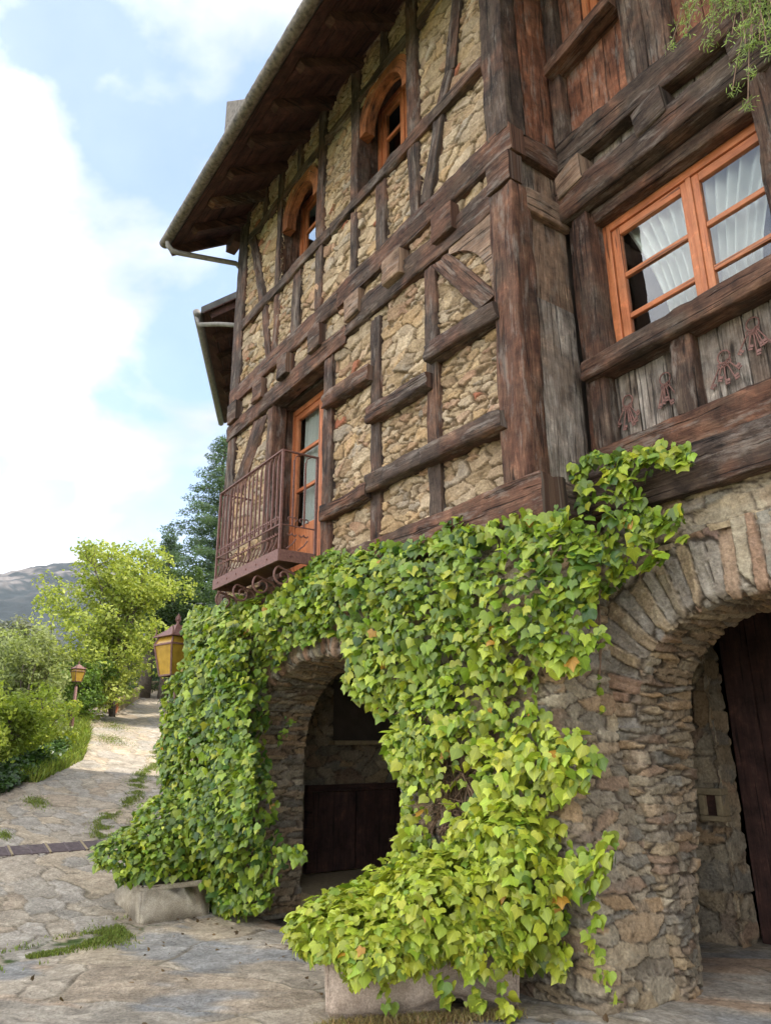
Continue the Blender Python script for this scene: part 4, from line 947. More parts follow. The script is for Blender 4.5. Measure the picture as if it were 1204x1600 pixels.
class Ivy:
    def __init__(s): s.P = []; s.N = []; s.T = []; s.S = []; s.C = []
    def push(s, P, N_, bright, size, ups=.35, jit=.78):
        n = len(P); N_ = N_+np.array([0, 0, ups])+rng.normal(0, jit, (n, 3))*.7
        flip = (N_[:, 1]*1.0-N_[:, 0]*.6) > 0; N_[flip & (rng.random(n) < .5), 1] *= -1
        T = np.stack([rng.normal(0, .45, n), rng.normal(0, .25, n)-.25, -np.ones(n)], 1)
        s.P.append(P); s.N.append(N_); s.T.append(T); s.S.append(size*rng.choice([.5, .75, 1, 1.28], n, p=[.22, .3, .33, .15])*rng.uniform(.85, 1.15, n)); s.C.append(leaf_cols(n, bright, P, 1))
    def wall(s, pix, Y, dens, size, bright, thick=.22, seed=0, nx=.35, holes=()):
        poly = [tuple(at(px, py, Y)[[0, 2]]) for px, py in pix]; a = np.array(poly); lo, hi = a.min(0)-.1, a.max(0)+.1
        n = int(dens*(hi-lo).prod()); x = rng.uniform(lo[0], hi[0], n); z = rng.uniform(lo[1], hi[1], n)
        ed = edge_dist(x, z, poly); ins = in_poly(x, z, poly); ed = np.where(ins, ed, -ed)
        ok = ed+(fbm(x*6, z*6, seed, 3)-.5)*.22 > -.0
        # thin places where the wall or the stems show
        ok &= (fbm(x*3.3, z*3.3, seed+4, 4) > .36) | (rng.random(n) < .22)
        for hx, hz, hr in holes:
            ok &= ((x-hx)**2+(z-hz)**2 > hr**2*(.5+fbm(x*5, z*5, 3, 2))) | (rng.random(n) < .12)
        x, z, ed = x[ok], z[ok], np.clip(ed[ok], 0, 1); n = len(x)
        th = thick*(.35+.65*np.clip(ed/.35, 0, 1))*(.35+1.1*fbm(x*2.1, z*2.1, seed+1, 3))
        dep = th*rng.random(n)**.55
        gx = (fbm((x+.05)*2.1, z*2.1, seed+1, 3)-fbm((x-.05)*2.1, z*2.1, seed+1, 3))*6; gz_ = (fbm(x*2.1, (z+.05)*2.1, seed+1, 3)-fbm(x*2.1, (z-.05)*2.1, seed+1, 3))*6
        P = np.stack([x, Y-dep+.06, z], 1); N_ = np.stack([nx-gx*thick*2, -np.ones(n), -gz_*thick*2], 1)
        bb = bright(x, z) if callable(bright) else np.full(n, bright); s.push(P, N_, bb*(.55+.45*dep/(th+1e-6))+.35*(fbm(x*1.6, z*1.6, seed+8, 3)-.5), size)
        return poly
    def blob(s, c, r, n, size, bright, low=-.5, seed=0):
        d = rng.normal(0, 1, (n, 3)); d /= np.linalg.norm(d, axis=1, keepdims=True); d = d[d[:, 2] > low]
        f = (.78+.5*fbm(d[:, 0]*2+c[0], d[:, 2]*2+d[:, 1]*1.7, seed, 3))*rng.uniform(.80, 1.0, len(d))
        P = np.array(c)+d*np.array(r)*f[:, None]; N_ = d/np.array(r); N_ /= np.linalg.norm(N_, axis=1, keepdims=True)
        k = (P[:, 2] > g_np(P[:, 0], P[:, 1])+.06) & ((P[:, 1] < -.05) | (P[:, 0] > XC+.05))
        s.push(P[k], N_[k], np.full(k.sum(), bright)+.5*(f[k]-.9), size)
    def strand(s, pts, n, size, bright, spread=.04):
        pts = np.array(pts); q = np.sort(rng.random(n))*(len(pts)-1); i = np.clip(q.astype(int), 0, len(pts)-2); f = (q-i)[:, None]
        P = pts[i]*(1-f)+pts[i+1]*f+rng.normal(0, spread, (n, 3)); s.push(P, np.tile([.3, -1, .1], (n, 1)), np.full(n, bright), size)
    def build(s, parent, name='leaves'):
        return leaves_mesh(name, np.concatenate(s.P), np.concatenate(s.N), np.concatenate(s.T), np.concatenate(s.S), np.concatenate(s.C), M['leaf'], parent)
def stems(parent, lines, r0, seed, name='stems'):
    r = random.Random(seed); m = MB()
    for ln in lines:
        ln = [Vector(p) for p in ln]
        for k in range(ln and 3):
            pts = []; o = [Vector((r.uniform(-.06, .06), r.uniform(-.02, .02), r.uniform(-.04, .04))) for _ in range(len(ln))]
            for i in range(len(ln)-1):
                for q in range(6):
                    t = q/6; p = ln[i].lerp(ln[i+1], t)+o[i].lerp(o[i+1], t)+Vector((r.uniform(-.012, .012), r.uniform(-.01, .01), 0)); pts.append(p)
            rr = [r0*(1-.7*i/len(pts))*r.uniform(.8, 1.2)*(1 if k == 0 else .5) for i in range(len(pts))]; m.tube(pts, rr, 6)
            for j in range(len(pts)//2):
                p = pts[r.randrange(len(pts))]; d = Vector((r.uniform(-1, 1), r.uniform(-.5, -.05), r.uniform(-.6, 1))).normalized()*r.uniform(.08, .3)
                m.tube([p, p+d*.5+Vector((0, 0, .02)), p+d], [.004, .003, .002], 4)
    return m.build(name, M['stem'], parent, smooth=True)

ivy = tag(empty('climbing_ivy', (-4.4, -.4, 0)), 'bright yellow-green ivy climbing between the two arches up to the corner post', 'ivy')
I = Ivy()
IR = [(505, 862), (560, 858), (600, 850), (650, 838), (700, 822), (760, 815), (800, 803), (840, 800), (890, 790), (925, 850), (935, 900), (925, 950), (940, 985), (930, 1030), (900, 1048), (870, 1058), (850, 1045), (838, 1080), (850, 1110), (890, 1130), (925, 1165), (938, 1215), (915, 1245), (880, 1255), (862, 1290), (900, 1310), (962, 1300), (978, 1345), (950, 1390), (930, 1400), (915, 1440), (905, 1490), (880, 1515), (800, 1530), (640, 1500), (600, 1400), (612, 1340), (628, 1290), (632, 1230), (608, 1170), (622, 1120), (590, 1112), (560, 1083), (540, 1072), (550, 1040), (545, 1005), (510, 985), (480, 1000), (460, 985), (462, 900)]
brt = lambda x, z: .50+.42*sst(2.9, .9, z)+.10*np.sin(x*3)
h1 = at(715, 1215, -.2); h2 = at(690, 1270, -.2); h3 = at(800, 1010, -.2)
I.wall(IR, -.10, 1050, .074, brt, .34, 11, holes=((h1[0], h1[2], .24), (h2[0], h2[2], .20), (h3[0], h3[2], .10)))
IB = [(835, 800), (890, 775), (895, 725), (945, 708), (985, 700), (1020, 690), (1040, 697), (1074, 706), (1068, 722), (1040, 722), (1015, 735), (1010, 765), (1000, 795), (1040, 792), (1085, 808), (1078, 832), (1040, 835), (1025, 850), (1026, 880), (1005, 893), (985, 890), (950, 915), (930, 945), (895, 930), (870, 900), (850, 850)]
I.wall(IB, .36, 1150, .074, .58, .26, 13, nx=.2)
I.blob((-4.36, -.98, .38), (.42, .48, .25), 2300, .064, .95, -.35, 3)
I.blob((-4.00, -.58, .52), (.38, .46, .34), 2300, .064, .95, -.4, 4)
I.blob((-4.45, -.62, .46), (.34, .36, .28), 1100, .064, .9, -.3, 5)
I.blob((-3.70, -.28, .70), (.30, .26, .45), 900, .068, .85, -.6, 6)
I.blob((-3.98, -1.02, .36), (.22, .34, .17), 900, .060, .9, -.7, 7)
I.blob((-3.72, -.50, .38), (.20, .26, .20), 700, .060, .85, -.7, 17)
for (px, py, px2, py2, Y) in ((780, 1530, 800, 1590, -.5), (740, 1540, 745, 1590, -.62), (600, 1510, 605, 1560, -1.05), (690, 1520, 700, 1560, -.8), (560, 1500, 550, 1540, -1.2), (930, 1400, 925, 1500, -.05), (920, 1480, 960, 1560, -.02)):
    a, b = at(px, py, Y), at(px2, py2, Y); I.strand([a, (a+b)/2, b], 16, .06, .8, .03)
a, b, c = at(938, 950, .45), at(936, 1050, .45), at(938, 1120, .45); I.strand([a, b, c], 12, .06, .5, .02)
I.build(ivy)
LN = [[at(px, py, -.05) for px, py in l] for l in ([(760, 1500), (720, 1300), (700, 1200), (690, 1100), (720, 980), (760, 880)], [(700, 1440), (690, 1300), (735, 1200), (800, 1080), (850, 960)], [(720, 1300), (680, 1180), (640, 1080), (560, 980), (480, 930)], [(800, 1400), (790, 1250), (810, 1100)])]
LN += [[at(px, py, -.12) for px, py in l] for l in ([(690, 1300), (705, 1240), (740, 1190), (730, 1120)], [(660, 1330), (690, 1270), (700, 1200), (670, 1130)], [(720, 1320), (740, 1260), (720, 1200), (760, 1140)])]
stems(ivy, LN, .016, 5)
m = MB()
for off in (0, .02):
    P = [at(px+off*100, py, .47) for px, py in ((933, 940), (937, 1000), (934, 1060), (938, 1110), (925, 1130), (890, 1120), (860, 1095))]
    m.tube([tuple(p) for p in P[:4 if off else 7]], .006, 5)
m.build('trailing_stem', M['stem'], ivy, smooth=True)

ivy2 = tag(empty('climbing_ivy', (-8.9, -.6, -.25)), 'darker green ivy wrapping the left end of the wall below the balcony', 'ivy')
I = Ivy()
IL = [(345, 938), (400, 935), (440, 925), (465, 900), (495, 870), (512, 985), (470, 1008), (440, 1033), (425, 1060), (428, 1100), (415, 1150), (420, 1200), (430, 1260), (445, 1310), (470, 1322), (472, 1345), (440, 1355), (432, 1400), (400, 1432), (345, 1438), (330, 1380), (318, 1300), (318, 1000)]
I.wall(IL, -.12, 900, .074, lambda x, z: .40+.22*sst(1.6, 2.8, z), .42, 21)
I2 = [(298, 948), (345, 940), (380, 1000), (392, 1200), (402, 1310), (330, 1335), (235, 1310), (275, 1262), (262, 1220), (250, 1160), (280, 1100), (300, 1040), (290, 985)]
I.wall(I2, -.55, 900, .074, lambda x, z: .44+.15*sst(1.8, 2.8, z), .26, 22)
I.blob((-9.15, -.30, 1.7), (.50, .45, 1.35), 2500, .072, .46, -1, 8)
I.blob((-9.0, -.84, .36), (.62, .66, .34), 2600, .062, .46, -.3, 9)
I.blob((-8.60, -.85, .22), (.26, .42, .20), 500, .078, .42, -.3, 11)
I.blob((-8.75, -.62, .62), (.48, .52, .42), 1500, .064, .46, -.4, 10)
I.blob((-8.48, -.22, .35), (.30, .22, .42), 450, .080, .4, -.6, 12)
I.blob((-8.35, -.15, -.08), (.26, .16, .22), 220, .080, .45, -.6, 14)
for (px, py, px2, py2, Y) in ((300, 1370, 305, 1420, -.45), (350, 1390, 370, 1440, -.2), (195, 1350, 190, 1385, -1.2), (455, 1120, 435, 1160, -.0)):
    a, b = at(px, py, Y), at(px2, py2, Y); I.strand([a, (a+b)/2, b], 14, .065, .4, .03)
I.build(ivy2)
stems(ivy2, [[(-8.9, -.5, .1), (-9.0, -.3, .8), (-9.1, -.15, 1.8), (-9.0, -.1, 2.8)], [(-8.7, -.4, .1), (-8.5, -.2, .9), (-8.6, -.12, 2.2), (-8.0, -.1, 2.9)]], .022, 6)

# ------------------------------------------------------------------ stone troughs
def rough_block(name, corners, z0, z1, parent, seed, inset=.09, deep=.10, col=(.33, .26, .19), notch=None, amp=.02):
    bm = bpy.types  # placeholder to keep names tidy
    import bmesh
    b = bmesh.new(); lo = [b.verts.new((x, y, z0)) for x, y in corners]; cx = sum(c[0] for c in corners)/4; cy = sum(c[1] for c in corners)/4
    hi = [b.verts.new((cx+(x-cx)*1.03, cy+(y-cy)*1.03, z1)) for x, y in corners]
    b.faces.new(lo[::-1]); top = b.faces.new(hi)
    for i in range(4): b.faces.new((lo[i], lo[(i+1) % 4], hi[(i+1) % 4], hi[i]))
    bmesh.ops.inset_individual(b, faces=[top], thickness=inset, depth=0)
    for v in top.verts: v.co.z -= deep
    bmesh.ops.recalc_face_normals(b, faces=b.faces[:])
    bmesh.ops.bevel(b, geom=b.edges[:], offset=.022, segments=2, affect='EDGES')
    bmesh.ops.triangulate(b, faces=b.faces[:])
    for _ in range(2): bmesh.ops.subdivide_edges(b, edges=[e for e in b.edges if e.calc_length() > .05], cuts=2, use_grid_fill=False)
    bmesh.ops.subdivide_edges(b, edges=[e for e in b.edges if e.calc_length() > .05], cuts=1)
    b.normal_update(); co = np.array([v.co[:] for v in b.verts]); no = np.array([v.normal[:] for v in b.verts])
    n = fbm(co[:, 0]*3+co[:, 2]*2.1, co[:, 1]*3+co[:, 2]*2.6, seed, 4)-.5; n2 = fbm(co[:, 0]*18+co[:, 2]*12, co[:, 1]*18+co[:, 2]*15, seed+3, 3)-.5
    co = co+no*(n*amp*2.2+n2*amp*.7)[:, None]
    if notch:
        d = np.hypot(co[:, 0]-notch[0], co[:, 1]-notch[1]); k = (d < notch[2]) & (co[:, 2] < notch[3]+z0)
        co[k] += np.array(notch[4])*.12
    for v, c in zip(b.verts, co): v.co = c
    me = bpy.data.meshes.new(name); b.to_mesh(me); b.free()
    a = me.color_attributes.new('Col', 'FLOAT_COLOR', 'POINT'); w = (.7+.6*fbm(co[:, 0]*4, co[:, 2]*6+co[:, 1]*4, seed+6, 4))[:, None]
    c4 = np.ones((len(co), 4)); c4[:, :3] = np.array(col)*w; m_ = sst(.55, .7, fbm(co[:, 0]*3, co[:, 1]*3+co[:, 2]*3, seed+8, 3))[:, None]
    c4[:, :3] = c4[:, :3]*(1-m_*.4)+np.array([.24, .22, .19])*m_*.4
    a.data.foreach_set('color', c4.astype(np.float32).ravel())
    return link_mesh(name, me, M['trough'], parent, smooth=True)
t = tag(empty('stone_trough', (-4.1, -.7, 0)), 'large hewn stone trough with a rounded notch, full of bright ivy', 'trough')
tc_ = [(-4.24, -1.30), (-3.68, -.32), (-4.14, -.10), (-4.70, -1.04)]
rough_block('basin', tc_, .0, .38, t, 31, col=(.46, .36, .28), notch=(-3.86, -.62, .085, .13, (-.87, .48, .3)), amp=.026)
m = MB(); m.hexa([(-4.12, -1.08, .28), (-3.80, -.46, .28), (-4.16, -.28, .28), (-4.50, -.92, .28), (-4.12, -1.08, .38), (-3.80, -.46, .38), (-4.16, -.28, .38), (-4.50, -.92, .38)]); m.build('soil', M['bark'], t)
t = tag(empty('stone_trough', (-8.9, -.8, -.27)), 'rectangular grey stone trough by the left arch, full of dark ivy', 'trough')
rough_block('basin', [(-9.32, -1.12), (-8.44, -1.09), (-8.44, -.33), (-9.32, -.33)], -.26, .15, t, 33, col=(.42, .36, .27), amp=.010)
m = MB(); m.box(-9.2, -8.6, -1.04, -.55, .02, .10); m.build('soil', M['bark'], t)
for (x, y) in ((-8.56, -1.0), (-8.56, -.62), (-9.2, -.8)):
    rough_block('foot_stone', [(x-.09, y-.08), (x+.09, y-.07), (x+.08, y+.08), (x-.08, y+.07)], -.33, -.225, t, 35, inset=.03, deep=0, amp=.006)

# ------------------------------------------------------------------ drain, grass tufts
dr = tag(empty('drain_grate', (-11.4, -2.4, gh(-11.4, -2.4))), 'rusty iron drainage grate crossing the stone path', 'drain')
m = MB()
sl_ = -.17
def dz(x): return gh(-11.40, 0)+(x+11.40)*sl_+.022
for y0 in np.arange(-5.6, -.25, .46):
    m = MB(); y1 = y0+.45
    for i in range(7):
        x = -11.58+i*.056; P = [(x, y0+.012, dz(x)), (x+.034, y0+.012, dz(x+.034)), (x+.034, y1-.012, dz(x+.034)), (x, y1-.012, dz(x))]
        m.hexa([(a, b, c-.02) for a, b, c in P]+P)
    for yy in (y0, y1-.03, (y0+y1)/2):
        P = [(-11.60, yy, dz(-11.60)+.004), (-11.18, yy, dz(-11.18)+.004), (-11.18, yy+.022, dz(-11.18)+.004), (-11.60, yy+.022, dz(-11.60)+.004)]; m.hexa([(a, b, c-.03) for a, b, c in P]+P)
    m.build('grate_panel', M['drain'], dr)
    q = y0-.012; P = [(-11.60, q, dz(-11.60)+.010), (-11.18, q, dz(-11.18)+.010), (-11.18, q+.022, dz(-11.18)+.010), (-11.60, q+.022, dz(-11.60)+.010)]; m = MB(); m.hexa([(a, b, c-.03) for a, b, c in P]+P); m.build('cross_bar', M['lime'], dr)
m = MB()
P = [(-11.62, -5.6, dz(-11.62)-.016), (-11.16, -5.6, dz(-11.16)-.016), (-11.16, -.2, dz(-11.16)-.016), (-11.62, -.2, dz(-11.62)-.016)]; m.hexa([(a, b, c-.06) for a, b, c in P]+P)
m.build('channel', M['void'], dr)

def grass_patch(name, pts, h, C, parent=None, wdt=.0045, lean=.55):
    pts = np.array(pts); n = len(pts); hh = h*rng.uniform(.5, 1.2, n); d = rng.normal(0, lean, (n, 2)); a = rng.uniform(0, 6.28, n)
    w_ = np.stack([np.cos(a), np.sin(a), 0*a], 1)*wdt*rng.uniform(.6, 1.4, n)[:, None]
    tip = pts+np.stack([d[:, 0]*hh, d[:, 1]*hh, hh], 1); mid = pts+np.stack([d[:, 0]*hh*.3, d[:, 1]*hh*.3, hh*.6], 1)
    V = np.stack([pts-w_, pts+w_, mid+w_*.7, mid-w_*.7, tip], 1).reshape(-1, 3); i = np.arange(n)*5
    F = np.concatenate([np.stack([i, i+1, i+2], 1), np.stack([i, i+2, i+3], 1), np.stack([i+3, i+2, i+4], 1)])
    me = np_mesh(name, V, F, col=np.repeat(C, 5, axis=0), smooth=False); return link_mesh(name, me, M['grass'], parent)
def gcols(n, base=(.17, .21, .045), v=.5): return np.array(base)*rng.uniform(1-v, 1+v, (n, 1))*rng.uniform(.85, 1.15, (n, 3))
pts = []
for _ in range(26000):
    if random.random() < .55:
        x = random.uniform(-19, -11.7); y = (-.70 if random.random() < .6 else -.15)-.45*(x+11.8)+.10*math.sin(x*2.1)+random.gauss(0, .09)
    else:
        y = random.uniform(-3.0, -1.0); x = -7.95-.45*(y+2)+random.gauss(0, .15)
    if vn(x*5, y*5, 3) > .46: pts.append((x, y, gh(x, y)+.012))
for (cx, cy, r_, n) in ((-12.1, -1.9, .12, 500), (-14.0, -1.2, .22, 700), (-8.05, -1.45, .22, 300), (-13.6, -2.3, .45, 1600), (-12.6, -2.75, .3, 900), (-20.5, 1.6, .5, 1300), (-23, 2.3, .6, 1200)):
    for _ in range(n):
        x = cx+random.gauss(0, r_); y = cy+random.gauss(0, r_*.4); pts.append((x, y, gh(x, y)+.01))
tag(grass_patch('grass', pts, .035, gcols(len(pts))), 'short green grass growing in the joints of the paving', 'grass', kind='stuff')
pts = []
for _ in range(2600):
    q = random.random(); x = -4.24+.56*q+random.gauss(0, .04)+.05; y = -1.30+.98*q-abs(random.gauss(0, .10)); pts.append((x, y, gh(x, y)+.02))
tag(grass_patch('dry_grass', pts, .045, gcols(len(pts), (.30, .23, .10)), wdt=.003), 'dry straw-coloured grass around the foot of the large trough', 'grass', kind='stuff')
# verge grass and low cover along the left edge of the path
pts = []
for _ in range(26000):
    x = random.uniform(-36, -15.5); y = np.interp(x, EDX, EDY)-abs(random.gauss(0, 1.0))+.25; pts.append((x, y, gh(x, y)))
tag(grass_patch('verge_grass', pts, .24, gcols(len(pts), (.21, .26, .045)), wdt=.014), 'tall pale green grass on the verge of the path', 'grass', kind='stuff')
n = 5200; x = rng.uniform(-19.3, -12.6, n); ed = np.interp(x, EDX, EDY); y = ed-rng.uniform(-.15, 1.0, n)-.1; hmp = .34*np.clip(1-np.abs((ed-y-.45)/.62), 0, 1)**.6
P = np.stack([x, y, g_np(x, y)*0+np.interp(x, [-30, -8.3], [3.39, -.3])-.42*np.clip(ed-y-.6, 0, 3)+hmp*rng.random(n)**.4], 1)
lm = leaves_mesh('ground_ivy', P, rng.normal(0, .5, (n, 3))+np.array([.2, -.1, 1]), rng.normal(0, 1, (n, 3))+np.array([.5, 0, -.6]), np.full(n, .085), np.array([.05, .10, .02])*rng.uniform(.5, 1.5, (n, 1)), M['leaf'], None)
tag(lm, 'dark green ivy ground cover edging the path on the left', 'ground cover', kind='stuff')

# ------------------------------------------------------------------ trees and shrubs
def foliage(name, blobs, n, leaf, c0, c1, parent, seed, holes=.42, flat=.5, mat='foliage', asp=.55):
    r = np.random.default_rng(seed); B = np.array([b[:6] for b in blobs], float); wgt = B[:, 3]*B[:, 4]*B[:, 5]; wgt = wgt**.75; wgt /= wgt.sum()
    k = r.choice(len(B), n, p=wgt); d = r.normal(0, 1, (n, 3)); d /= np.linalg.norm(d, axis=1, keepdims=True); rad = r.uniform(.25, 1, n)**.45
    P = B[k, :3]+d*B[k, 3:]*rad[:, None]
    f = 1.6/max(.3, B[:, 3].mean()); cl = fbm(P[:, 0]*f+P[:, 2]*f*.7, P[:, 1]*f+P[:, 2]*f*1.1, seed, 3)
    keep = cl+r.normal(0, .05, n) > holes; P = P[keep]; d = d[keep]; cl = cl[keep]; n = len(P)
    N_ = d*.6+r.normal(0, .6, (n, 3))+np.array([0, 0, flat]); N_ /= np.linalg.norm(N_, axis=1, keepdims=True)
    T = r.normal(0, 1, (n, 3)); T -= N_*(T*N_).sum(1, keepdims=True); T /= np.linalg.norm(T, axis=1, keepdims=True); S_ = np.cross(N_, T)
    s = (leaf*r.uniform(.6, 1.35, n))[:, None]
    V = np.stack([P-T*s, P+S_*s*asp-N_*s*.15, P+T*s, P-S_*s*asp-N_*s*.15], 1).reshape(-1, 3)
    i = np.arange(n)*4; F = np.stack([i, i+1, i+2, i+3], 1)
    t_ = np.clip(.5*r.random(n)+.9*(cl-holes)/(.75-holes), 0, 1)[:, None]; c = np.array(c0)*(1-t_)+np.array(c1)*t_; c *= r.uniform(.8, 1.2, (n, 1))
    me = np_mesh(name, V, F, col=np.repeat(c, 4, axis=0), smooth=False); return link_mesh(name, me, M[mat], parent)
def limb_tree(name, base, stemsn, top, spread, r0, parent, seed, sub=7):
    """several tapering limbs from one foot, each with side branches; returns branch tips"""
    r = random.Random(seed); tips = []; m = MB(); base = Vector(base)
    for k in range(stemsn):
        a = 6.283*k/stemsn+r.uniform(-.4, .4); tp = Vector((top[0]+math.cos(a)*spread*r.uniform(.3, 1), top[1]+math.sin(a)*spread*r.uniform(.3, 1), top[2]-r.uniform(0, .22)*(top[2]-base.z)))
        b0 = base+Vector((math.cos(a), math.sin(a), 0))*r0*.5; pts = []
        for i in range(9):
            q = i/8; p = b0.lerp(tp, q); p.x += math.sin(q*3.1)*(tp.x-b0.x)*-.18+r.uniform(-.04, .04)*(1+q); p.y += math.sin(q*3.1)*(tp.y-b0.y)*-.18+r.uniform(-.04, .04)*(1+q); pts.append(p)
        m.tube(pts, [r0*(1-.85*i/8)*(1 if k == 0 else .75) for i in range(9)], 7)
        for j in range(sub):
            i = r.randrange(3, 8); p = pts[i]; an = r.uniform(0, 6.283); ln = spread*r.uniform(.3, .75); e = p+Vector((math.cos(an)*ln, math.sin(an)*ln, ln*r.uniform(.3, 1.1)))
            mid = p.lerp(e, .5)+Vector((0, 0, -.06*ln)); m.tube([p, mid, e], [r0*.22, r0*.15, r0*.06], 5); tips.append((e, ln))
            for _ in range(2):
                an = r.uniform(0, 6.283); e2 = mid+Vector((math.cos(an), math.sin(an), .8))*ln*.45; m.tube([mid, e2], [r0*.10, r0*.04], 4); tips.append((e2, ln*.6))
        tips.append((tp, spread*.5))
    m.build(name, M['bark'], parent, smooth=True); return tips
tr_ = tag(empty('leafy_tree', (-25.0, 2.75, gh(-25, 2.75))), 'tall young tree with sunlit yellow-green leaves beside the path', 'tree')
bz = gh(-25, 2.75)-.1
tips = limb_tree('trunk', (-25.0, 2.75, bz), 7, (-25.2, 2.5, 8.6), 1.5, .07, tr_, 41, 9)
bl = [(p.x, p.y, p.z, .34+.22*random.random(), .34+.22*random.random(), .26+.16*random.random()) for p, l in tips]
bl += [(-25.2+random.gauss(0, .95), 2.35+random.gauss(0, .95), random.uniform(3.9, 8.2), .45, .45, .35) for _ in range(60)]
bl += [(-25.0+random.uniform(-2.0, 2.0), 2.5+random.uniform(-2.1, 2.1), random.uniform(3.4, 7.2), .55, .55, .4) for _ in range(60)]
bl += [(-24.6+random.uniform(-1.2, 1.2), 1.7+random.uniform(-1.1, 1.1), random.uniform(2.7, 4.6), .5, .5, .4) for _ in range(36)]
foliage('crown', bl, 52000, .066, (.17, .23, .04), (.43, .46, .10), tr_, 51, holes=.49)
def bush(name, label, cat, x, y, h, w, n, leaf, c0, c1, seed, holes=.38, trunk=True, group=None, z0=None):
    z = gh(x, y) if z0 is None else z0; r = random.Random(seed); b = tag(empty(name, (x, y, z)), label, cat, group)
    tips = limb_tree('trunk', (x, y, z-.15), 5, (x, y, z+h*.92), w*.6, .035+.008*h, b, seed, 5)
    bl = [(p.x, p.y, max(z+.15, p.z), w*.2, w*.2, w*.17) for p, l in tips]
    bl += [(x+r.gauss(0, .36)*w, y+r.gauss(0, .36)*w, z+h*(.22+.66*r.random()), w*r.uniform(.2, .34), w*r.uniform(.2, .34), h*r.uniform(.08, .16)) for _ in range(26)]
    foliage('crown', bl, n, leaf, c0, c1, b, seed+1, holes=holes); return b
LIT_GREEN0, LIT_GREEN1 = (.22, .30, .05), (.55, .60, .11)  # leaf greens brightened to paint in sunlight these shaded shrubs lack
bush('shrub', 'bright green shrub at the left edge, tallest of the near ones', 'shrub', -15.9, -2.5, 3.0, 1.4, 12000, .05, LIT_GREEN0, LIT_GREEN1, 61)
bush('shrub', 'grey-green bushy shrub behind the tall bright one', 'shrub', -20.5, -.9, 3.5, 1.8, 14000, .055, (.11, .14, .06), (.29, .33, .13), 62)
bush('shrub', 'pale feathery bush standing just left of the lamp post', 'shrub', -19.2, -.75, 3.2, 1.0, 9000, .045, (.13, .16, .06), (.27, .30, .11), 63)
bush('shrub', 'light green shrub above the dark ground cover', 'shrub', -16.9, -1.35, 1.9, 1.05, 9000, .045, LIT_GREEN0, (.30, .36, .05), 64)
bush('shrub', 'light green shrub at the lower left edge of the view', 'shrub', -14.9, -2.75, 2.1, 1.1, 9000, .045, LIT_GREEN0, LIT_GREEN1, 65)
bush('shrub', 'yellowish mound of new leaves on the verge by the path', 'shrub', -18.5, -.55, 1.5, .85, 7500, .04, (.16, .20, .03), (.38, .42, .06), 66)
bush('shrub', 'dark green shrub at the foot of the yellow-green tree', 'shrub', -24.2, 1.6, 1.8, 1.3, 9000, .055, (.04, .08, .02), (.13, .20, .04), 67)
bush('shrub', 'rounded mid-green shrub right of the lamp post', 'shrub', -23.0, 1.0, 1.7, 1.1, 7000, .05, (.05, .10, .02), (.18, .27, .05), 68)
bush('shrub', 'small leafy shrub behind the row of stone palings', 'shrub', -27.5, 3.4, 1.3, .8, 5000, .05, (.10, .14, .04), (.26, .30, .09), 69)
bush('tree', 'grey-leaved tree far down the slope behind the shrubs', 'tree', -34, .2, 5.4, 3.0, 12000, .10, (.10, .11, .08), (.22, .23, .16), 70)
bush('tree', 'brownish half-bare tree beyond the end of the path', 'tree', -47, 9.5, 6.5, 4.0, 12000, .12, (.12, .11, .08), (.24, .22, .16), 71)
bush('tree', 'round olive-grey tree on the bank right of the path end', 'tree', -44, 15, 6.5, 4.0, 12000, .12, (.09, .10, .06), (.19, .20, .12), 72)
def conifer(x, y, h, w, seed, label, n=46, c0=(.03, .06, .035), c1=(.11, .17, .085), bare=0.03, cat='conifer'):
    z = gh(x, y); r = random.Random(seed); t = tag(empty('conifer_tree', (x, y, z)), label, cat); m = MB()
    m.tube([(x, y, z-.2), (x+.05, y, z+h*.5), (x, y+.04, z+h)], [.24, .15, .02], 9); bl = []
    for i in range(n):
        q = bare+(1-bare)*(i+r.random()*.6)/n; zz = z+h*q; ln = w*(1-q)**.75*r.uniform(.6, 1.15)+.15
        a = i*2.4+r.uniform(-.4, .4); dx, dy = math.cos(a), math.sin(a)
        e = Vector((x+dx*ln, y+dy*ln, zz-ln*.12)); m.tube([(x, y, zz), (x+dx*ln*.5, y+dy*ln*.5, zz+ln*.02), e], [.03, .02, .008], 4)
        for s in range(max(3, int(ln*4))):
            f = (s+1)/max(3, int(ln*4)); bl.append((x+dx*ln*f+r.gauss(0, .06), y+dy*ln*f+r.gauss(0, .06), zz-ln*.12*f*f+r.gauss(0, .05), .46*(1.25-f*.5), .46*(1.25-f*.5), .20))
    m.build('trunk', M['bark'], t, smooth=True)
    foliage('crown', bl, int(700*n)+14000, .062, c0, c1, t, seed, holes=.18, flat=.3, asp=.35); return t
conifer(-31.2, 8.3, 12.3, 4.3, 81, 'tall dark green conifer rising beside the left end of the house', 96)
conifer(-36, 7.6, 7.5, 2.4, 82, 'smaller dark conifer half hidden behind the yellow-green tree', 40)
conifer(-26.2, 7.5, 8.6, 2.9, 84, 'dense dark conifer close behind the balcony corner, shading the path', 44)
conifer(-21.5, 7.6, 9.0, 3.0, 85, 'tall conifer standing behind the lower wing', 40)
conifer(-24.2, -1.8, 3.6, 1.3, 83, 'small dull green pine among the shrubs left of the lamp', 34, c0=(.06, .085, .04), c1=(.17, .20, .10))
